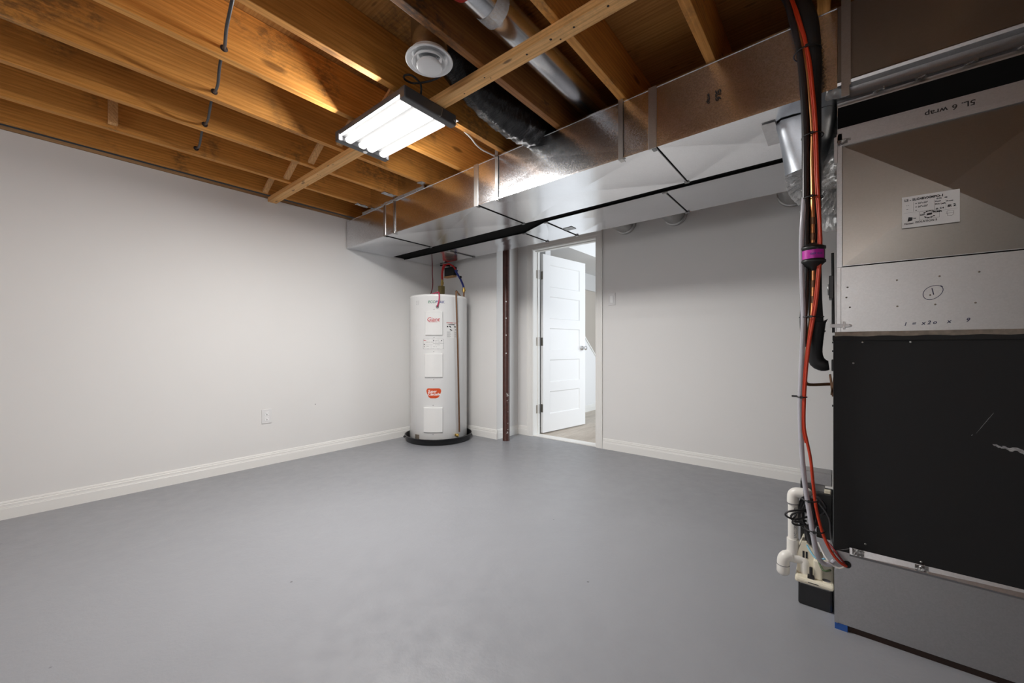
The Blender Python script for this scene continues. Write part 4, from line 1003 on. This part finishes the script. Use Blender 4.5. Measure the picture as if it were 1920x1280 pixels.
m = MB(); text_mesh('PVC1120 SCH 40 NSF', 0.013, lambda x, y: V((-0.131+0.0168*math.cos(R(-62)+y/0.0168), yq+0.0168*math.sin(R(-62)+y/0.0168), 0.29+x)), m, 'CENTER', 0.0)
m.build('pipe_printing', M['ink_grey'], pv)
m = MB(); m.tube([(-0.1315,yq,0.3605),(-0.1315,yq,0.3585)], 0.0202, 20, True, 0); m.tube([(-0.161,yq-0.022,0.1215),(-0.161,yq-0.022,0.1195)], 0.0219, 20, True, 0); each(m, 'glue_line', M['ink_grey'], pv)

el = thing('junction_box', (-0.06, 2.0, 0.2), 'open steel junction box with black board behind the cable coil', 'electrical box')
m = MB(); m.box(-0.100, 1.985, 0.425, -0.012, 2.06, 0.474, 0.002); m.build('steel_cover', M['galv_dull'], el)
m = MB(); m.box(-0.096, 1.99, 0.30, -0.035, 2.05, 0.424); m.build('steel_box', M['dim_metal'], el)
MB().box(-0.111, 1.965, 0.20, -0.099, 2.04, 0.435).build('backing_board', M['black_metal'], el)
MB().box(-0.036, 1.972, 0.385, -0.016, 1.992, 0.412, 0.002).build('connector', M['cream'], el)
MB().box(-0.060, 1.96, 0.225, -0.010, 2.05, 0.40, 0.004).build('transformer', M['black_metal'], el)
cw = MB(); random.seed(12)
for k in range(9):
    a = k*0.9; pts = []
    for i in range(15):
        t = 2*math.pi*i/14
        pts.append((-0.088+0.022*math.cos(t)+0.008*math.sin(a), 1.925+0.018*math.sin(t+a)-0.0035*k*0.5+0.004*(k%2), 0.325+0.070*math.sin(t)*(1-0.045*k)+0.008*math.cos(a*2)))
    cw.tube(pts, 0.0042, 8, False)
cw.tube([(-0.09,1.91,0.34),(-0.125,1.86,0.345),(-0.148,1.85,0.335),(-0.150,1.85,0.322),(-0.13,1.86,0.312),(-0.12,1.88,0.325)], 0.0035, 8)
cw.tube([(-0.085,1.92,0.335),(-0.125,1.865,0.333),(-0.135,1.86,0.315),(-0.12,1.87,0.300),(-0.09,1.91,0.298)], 0.0035, 8)
cw.tube([(-0.085,1.92,0.312),(-0.120,1.865,0.310),(-0.130,1.86,0.298),(-0.118,1.87,0.288),(-0.08,1.91,0.284)], 0.0035, 8)
cw.tube([(-0.085,1.92,0.36),(-0.07,1.90,0.40),(-0.045,1.90,0.395),(-0.03,1.91,0.36),(-0.045,1.92,0.33),(-0.065,1.92,0.345)], 0.0042, 8)
cw.tube([(-0.09,1.91,0.26),(-0.085,1.91,0.235),(-0.080,1.90,0.205),(-0.07,1.89,0.185)], [0.006,0.010,0.008,0.006], 8)
cw.tube([(-0.05,1.90,0.38),(-0.02,1.90,0.33),(-0.015,1.90,0.26),(-0.005,1.86,0.225)], 0.0038, 8)
tag(cw.build('coiled_cable', M['cable_grey']), 'bundled coil of dark grey power cord above the pump', 'cable')
for mat, pts, lb_ in (('green', [(-0.062,1.84,0.23),(-0.05,1.80,0.205),(-0.035,1.775,0.185),(-0.015,1.765,0.198)], 'green and yellow striped wire curving to the furnace base'),
                 ('bluewire', [(-0.085,1.86,0.225),(-0.072,1.83,0.215),(-0.055,1.81,0.205),(-0.03,1.78,0.225)], 'thin pale blue wire over the pump'),
                 ('darkred', [(-0.030,1.80,0.285),(-0.012,1.775,0.275),(0.008,1.757,0.255),(0.022,1.757,0.236)], 'thin dark red wire entering the furnace base'),
                 ('white_cable', [(-0.05,1.80,0.27),(-0.03,1.775,0.235),(-0.012,1.758,0.222),(0.008,1.750,0.218),(0.024,1.757,0.228)], 'white sheathed wire entering the furnace base')):
    tag(MB().tube(pts, 0.0032, 8).build('wire', M[mat]), lb_, 'wire')

# ================================================================== WATER HEATER
TC, TR, TZ = V((-3.27, 2.785, 0)), 0.297, 1.475
def cyl(a, z_, r=TR): return V((TC.x + r*math.cos(R(a)), TC.y + r*math.sin(R(a)), z_))
tag(MB().lathe([(0.001,0.002),(0.325,0.002),(0.332,0.006),(0.343,0.058),(0.350,0.060),(0.350,0.064),(0.339,0.064),(0.328,0.012),(0.001,0.012)], TC, n=72).sphere(cyl(-122, 0.045, 0.352), 0.012, 6).build('drain_pan', M['pan']), 'black round plastic drain pan under the water heater', 'pan')
wh = thing('water_heater', (TC.x, TC.y, 0.013), 'tall white cylindrical water heater in the corner', 'water heater')
MB().lathe([(0.001,0.013),(TR-0.004,0.013),(TR,0.018),(TR,TZ-0.010),(TR+0.002,TZ-0.008),(TR+0.002,TZ+0.010),(TR-0.006,TZ+0.017),(TR-0.05,TZ+0.022),(0.001,TZ+0.026)], TC, n=96).build('tank', M['enamel'], wh)
def cover(a0, a1, z0, z1, name='access_cover'):
    m = MB(); n = 12; vs = []; fs = []
    def row(da, dz, r): return [[cyl(a0+da+(a1-a0-2*da)*i/n, z_, r) for i in range(n+1)] for z_ in (z0+dz, z1-dz)]
    for (da, dz, r) in ((0,0,TR), (0,0,TR+0.010), (0.8,0.006,TR+0.015)):
        lo, hi = row(da, dz, r); vs += lo + hi[::-1]
    k = 2*(n+1)
    for l in range(2):
        for i in range(k): fs.append((l*k+i, l*k+(i+1) % k, (l+1)*k+(i+1) % k, (l+1)*k+i))
    b = 2*k
    for i in range(n): fs.append((b+i, b+i+1, b+k-2-i, b+k-1-i))
    m.add(vs, fs); o = m.build(name, M['enamel2'], wh)
    s = MB(); am = (a0+a1)/2
    for z_ in (z0-0.020, z1+0.020): s.lathe([(0.004,0),(0.003,0.002),(0.001,0.0025)], cyl(am, z_, TR), (math.cos(R(am)), math.sin(R(am)), 0), 8)
    each(s, 'cover_screw', M['ink_grey'], wh)
    return o
c1 = cover(-65.5, -33.0, 1.083, 1.318); cover(-66.5, -33.0, 0.668, 0.902); cover(-69.0, -33.0, 0.125, 0.372)
def on(a, z_, r=TR+0.0008): return lambda x, y: cyl(a + math.degrees(x/TR), z_+y, r)
m = MB(); text_mesh('ECO', 0.037, on(-53.6, 1.412), m, 'CENTER', 0.0005, 1.0, 0.15); m.build('maker_lettering', M['ink_green'], wh)
m = MB(); text_mesh('PEAK', 0.037, on(-38.0, 1.412), m, 'CENTER', 0.0005, 1.0, 0.15); m.build('maker_lettering', M['ink_navy'], wh)
m = MB(); text_mesh('Giant', 0.054, on(-50.5, 1.238, TR+0.016), m, 'CENTER', 0.0006, 1.0, 0.2); text_mesh('FACTORIES INC.', 0.011, on(-50.5, 1.214, TR+0.016), m, 'CENTER', 0.0003); m.build('logo', M['ink_red'], wh)
def patch(a0, a1, z0, z1, mat, name, r=TR+0.0005, n=12):
    m = MB(); vs = []
    for i in range(n+1):
        a = a0+(a1-a0)*i/n; vs += [cyl(a, z0, r), cyl(a, z1, r)]
    m.add(vs, [(2*i, 2*i+2, 2*i+3, 2*i+1) for i in range(n)], True); return m.build(name, M[mat], wh)
rl = patch(-70.5, -31.5, 0.950, 1.046, 'spec_paper', 'rating_label')
m = MB(); g = on(-51, 0.998, TR+0.0012); AW = TR*R(39.0)
def box2(x0, y0, x1, y1, w=0.0012): stroke(m, [(x0+(x1-x0)*t, y0) for t in (0,.25,.5,.75,1)]+[(x1,y1)]+[(x1+(x0-x1)*t, y1) for t in (.25,.5,.75,1)]+[(x0,y0)], w, g)
box2(-AW/2, -0.048, AW/2, 0.048, 0.0018); box2(0.0, 0.005, AW/2, 0.006, 0.0008); box2(-AW/2, -0.006, 0.0, -0.006, 0.0008); stroke(m, [(-0.02,-0.048),(-0.02,-0.006)], 0.0008, g)
for x, y, t_ in ((-0.075,0.018,'MODEL NO 152ETE'),(0.02,0.033,'ELECTRIC'),(0.02,0.018,'240 V   3000 W'),(0.02,-0.008,'60  US GAL'),(-0.068,-0.022,'SERIAL'),(0.0,-0.026,'CSA   UL')): text_mesh(t_, 0.0095, lambda a, b: g(x+a, y+b), m, 'LEFT' if x < -0.0 else 'LEFT', 0.0)
for x, y, r_ in ((0.005,0.034,0.0065),(0.083,0.034,0.0065),(-0.090,-0.005,0.0065),(-0.090,-0.026,0.005)):
    m.add([g(x+r_*math.cos(2*math.pi*k/10), y+r_*math.sin(2*math.pi*k/10)) for k in range(10)], [tuple(range(10))])
m.build('printing', M['ink_grey'], rl)
m = MB(); text_mesh('Giant', 0.012, lambda a, b: g(-0.085+a, 0.036+b), m, 'CENTER', 0.0006); m.build('printing', M['ink_red'], rl)
wl = patch(-25.5, 6.0, 1.055, 1.218, 'enamel2', 'warning_label')
m = MB(); g = on(-10, 1.137, TR+0.0012)
text_mesh('! WARNING', 0.014, lambda a, b: g(a-0.03, b+0.055), m, 'CENTER', 0.0008)
for x, y, s_ in ((-0.070,0.034,0.008),(-0.045,0.036,0.009),(-0.036,0.026,0.006),(0.012,0.034,0.009),(-0.038,0.004,0.009),(-0.026,-0.002,0.007),(0.020,0.004,0.006),(0.034,-0.005,0.006),(0.050,0.052,0.004)):
    pts = [g(x+s_*(1+0.4*math.sin(3*k+x*90))*math.cos(2*math.pi*k/8), y+s_*0.75*(1+0.3*math.cos(5*k+y*70))*math.sin(2*math.pi*k/8)) for k in range(8)]; m.add(pts, [tuple(range(8))])
m.build('printing', M['ink'], wl)
m = MB(); text_mesh('AVERTISSEMENT  DANGER', 0.0105, lambda a, b: g(a-0.02, b+0.072), m, 'CENTER', 0.0003); m.build('printing', M['ink_red'], wl)
m = MB()
for col_ in (-0.055, 0.028):
    for i in range(8): stroke(m, [(col_-0.020, -0.018-0.0075*i), (col_+0.020-0.006*((i*5) % 3), -0.018-0.0075*i)], 0.0022, g)
m.build('printing', M['ink_grey'], wl)
# orange badge, rounded shield outline
bp = [(-0.074,0.042),(-0.060,0.050),(0.052,0.050),(0.070,0.040),(0.072,0.022),(0.060,-0.018),(0.040,-0.042),(0.020,-0.048),(-0.032,-0.048),(-0.052,-0.036),(-0.070,0.002),(-0.076,0.024)]
m = MB(); g = on(-49.5, 0.510, TR+0.0009)
vs = []
def yr(x):
    ys = []
    for (xa, ya), (xb, yb_) in zip(bp, bp[1:]+bp[:1]):
        if (xa-x)*(xb-x) <= 0 and xa != xb: ys.append(ya+(yb_-ya)*(x-xa)/(xb-xa))
    return min(ys), max(ys)
for k in range(25):
    x = -0.0759 + 0.1478*k/24; a_, b_ = yr(x); vs += [g(x, a_), g(x, b_)]
m.add(vs, [(2*k, 2*k+2, 2*k+3, 2*k+1) for k in range(24)], True); bd = m.build('badge', M['logo_orange'], wh)
m = MB(); g = on(-49.5, 0.510, TR+0.0016); text_mesh('Super', 0.036, lambda a, b: g(a-0.018, b+0.020), m, 'CENTER', 0.0006, 1.0, 0.3); text_mesh('Cascade', 0.037, lambda a, b: g(a+0.003, b-0.008+0.0*a), m, 'CENTER', 0.0009)
m.build('lettering', M['white_plastic'], bd)
m = MB(); g = on(-84.5, 1.410, TR+0.0010)
for i in range(3):
    for j in range(2): stroke(m, [(-0.02+0.024*j, 0.014-0.014*i), (-0.006+0.024*j, 0.014-0.014*i)], 0.002, g)
m.build('small_sticker', M['ink_grey'], wh)
patch(-92, -80, 0.05, 0.095, 'rust', 'rust_patch', TR+0.0008, 4)
m = MB(); nrm = V((math.cos(R(-43)), math.sin(R(-43)), 0)); m.lathe([(0.016,0),(0.016,0.006),(0.010,0.008),(0.008,0.002),(0.001,0.002)], cyl(-43, 1.365), nrm, 16); m.build('cable_grommet', M['dim_metal'], wh)
# drain valve
m = MB(); n2 = V((math.cos(R(2)), math.sin(R(2)), 0)); m.lathe([(0.014,0),(0.014,0.02),(0.018,0.022),(0.018,0.032),(0.010,0.036)], cyl(-6, 0.082), n2, 14); m.build('drain_valve', M['brass'], wh)
m = MB(); A = cyl(-8, 1.525, 0.320); m.tube([cyl(10, 1.49, 0.285), A + V((0.004,0.0,0.004)), A, A + V((0.0,0,-0.01)), cyl(-4, 1.0, 0.316), cyl(0.5, 0.11, 0.314)], 0.0085, 12, True, 0)
m.build('relief_tube', M['copper_old'], wh)

# plumbing above the tank
hp = thing('hot_water_line', (-3.39, 2.93, 1.50), 'red plastic hot water line rising from the water heater', 'pipe')
m = MB(); m.tube([(-3.392,2.94,1.70),(-3.394,2.94,1.78),(-3.390,2.95,1.85),(-3.378,2.955,1.890)], 0.0115, 14)
m.tube([(-3.392,2.95,1.82),(-3.378,2.965,1.872),(-3.35,3.0,1.893),(-3.33,3.05,1.87),(-3.325,3.08,1.835)], 0.009, 12)
m.build('red_tube', M['red'], hp)
m = MB(); m.tube([(-3.395,2.935,1.50),(-3.395,2.935,1.56)], 0.014, 12, True, 0); m.tube([(-3.393,2.937,1.64),(-3.392,2.94,1.715)], 0.0125, 12, True, 0); m.tube([(-3.392,2.94,1.66),(-3.392,2.94,1.69)], 0.016, 8, True, 0); m.build('brass_fitting', M['brass'], hp)
m = MB(); m.box(-3.425, 2.905, 1.555, -3.370, 2.96, 1.645, 0.006); m.build('relief_valve', M['brass_dark'], hp)
m = MB(); m.bar((-3.43,2.93,1.60), (-3.50,2.90,1.53), 0.02, 0.012); m.build('valve_handle', M['white_cable'], hp)
cl = thing('cold_water_line', (-3.05, 2.95, 1.50), 'blue plastic cold water line curving down to the water heater', 'pipe')
MB().tube([(-3.27,3.05,1.815),(-3.22,2.98,1.800),(-3.165,2.955,1.755),(-3.11,2.95,1.69),(-3.070,2.95,1.62),(-3.052,2.945,1.575)], 0.0105, 14).build('blue_tube', M['blue'], cl)
m = MB(); m.tube([(-3.053,2.945,1.595),(-3.05,2.94,1.545)], 0.0135, 12, True, 0); m.tube([(-3.051,2.943,1.575),(-3.051,2.943,1.56)], 0.017, 8, True, 0); m.build('brass_fitting', M['brass'], cl)
MB().tube([(-3.05,2.94,1.55),(-3.05,2.94,1.497)], 0.0095, 12, True, 0).build('copper_stub', M['copper_old'], cl)
MB().box(-3.112,2.935,1.70,-3.092,2.95,1.725,0.002).build('pipe_clip', M['black_metal'], cl)
m = MB(); m.box(-3.53, 3.09, 1.785, -3.37, 3.139, 1.885, 0.003); bo = m.build('pipe_support_board', M['black_metal']); tag(bo, 'small black board on the alcove wall where red and blue lines meet', 'board')
MB().box(-3.53, 3.085, 1.768, -3.375, 3.139, 1.784).build('wood_edge', M['brace'], bo)
tag(MB().tube([(-3.575,2.95,1.99),(-3.572,2.95,1.88),(-3.574,2.95,1.80),(-3.566,2.95,1.72),(-3.572,2.95,1.64),(-3.585,2.93,1.56),(-3.52,2.85,1.506)], 0.005, 8).build('thermostat_wire', M['darkred']), 'dark red cable dropping from the duct to the heater top', 'cable')
tag(MB().tube([cyl(-58,1.506,0.20), cyl(-42,1.512,0.265), cyl(-40,1.500,0.312), cyl(-39.5,1.45,0.318), cyl(-41,1.40,0.318), cyl(-43,1.368,0.305)], 0.0065, 10).build('heater_power_cable', M['pinkwire']), 'pinkish red cable curling into the front of the heater', 'cable')
tag(MB().prism([(-3.50,3.00),(-3.36,2.998),(-3.44,3.10)], lambda p, d: V((p[0], p[1], 1.890+d)), 0, 0.012).build('opening_shade', M['black_gap']), 'black painted shade of the opening behind the far duct above the heater', 'board')  # flat black piece standing in for the dark opening at the duct end

# ================================================================== POST
po = thing('steel_post', (-2.655, 3.165, 0.0), 'dark red-brown steel support post beside the alcove corner', 'post')
PC = (-2.655, 3.165, 0.0)
MB().lathe([(0.036,0.0),(0.037,0.004),(0.036,0.006),(0.036,2.197)], PC, n=36).build('shaft', M['post'], po)
m = MB(); pd = V((0.643,-0.766,0))
for z_ in (1.435, 1.265, 1.09, 0.904): m.lathe([(0.0068,0),(0.006,0.0008),(0.001,0.001)], V(PC)+V((pd.x*0.0361, pd.y*0.0361, z_)), pd, 12)
each(m, 'punched_hole', M['paper'], po)
m = MB(); random.seed(5)
for k in range(26):
    a = R(-50+random.uniform(10, 45)); z_ = random.choice((0.47, 0.48, random.uniform(0.05, 0.5), 0.10)) + random.uniform(-0.02, 0.02); r_ = random.uniform(0.0015, 0.004)
    c = V((PC[0]+0.0364*math.cos(a), PC[1]+0.0364*math.sin(a), z_)); t1 = V((-math.sin(a), math.cos(a), 0))
    m.add([c + t1*r_*math.cos(q) + V((0,0,r_*1.5*math.sin(q))) for q in (0,1.1,2.2,3.3,4.4,5.4)], [(0,1,2,3,4,5)])
m.build('paint_splash', M['white_cable'], po)

# ================================================================== SMALL ITEMS
ot = thing('wall_outlet', (XL, 1.265, 0.34), 'white duplex electrical outlet low on the left wall', 'outlet')
MB().box(XL+0.0003, 1.228, 0.342, XL+0.006, 1.302, 0.458, 0.002).build('cover_plate', M['wall_plastic'], ot)
for zc in (0.380, 0.420):
    o_ = MB().box(XL+0.0055, 1.249, zc-0.0165, XL+0.0085, 1.281, zc+0.0165, 0.0015).build('receptacle', M['white_plastic'], ot)
    m = MB(); m.box(XL+0.0084, 1.2565, zc+0.002, XL+0.0090, 1.2585, zc+0.011); m.box(XL+0.0084, 1.2715, zc+0.003, XL+0.0090, 1.2735, zc+0.010); m.box(XL+0.0084, 1.262, zc-0.010, XL+0.0090, 1.268, zc-0.004)
    m.build('slot', M['ink'], o_)
sw = thing('light_switch', (-1.635, YB, 1.36), 'white rocker light switch right of the doorway', 'switch')
MB().box(-1.672, YB-0.006, 1.360, -1.600, YB-0.0003, 1.476, 0.002).build('cover_plate', M['wall_plastic'], sw)
MB().box(-1.652, YB-0.010, 1.385, -1.620, YB-0.0055, 1.451, 0.002, Matrix.Rotation(R(3), 3, 'X')).build('rocker', M['white_plastic'], sw)
tag(MB().lathe([(0.004,0),(0.003,0.003),(0.001,0.004)], (XL+0.0002, 1.66, 0.455), (1,0,0), 8).build('wall_plug', M['ink_grey']), 'tiny dark wire stub poking from the left wall', 'wire stub')
tag(MB().tube([(-1.655,1.60,2.205),(-1.657,1.655,2.192),(-1.665,1.70,2.178),(-1.672,1.76,2.170),(-1.675,1.83,2.174),(-1.680,1.885,2.180),(-1.69,1.895,2.19)], 0.0045, 8).build('white_cable', M['white_cable']), 'white cable drooping under the joist beside the duct', 'cable')

for o in bpy.data.objects:
    if '_o' in o: del o['_o']
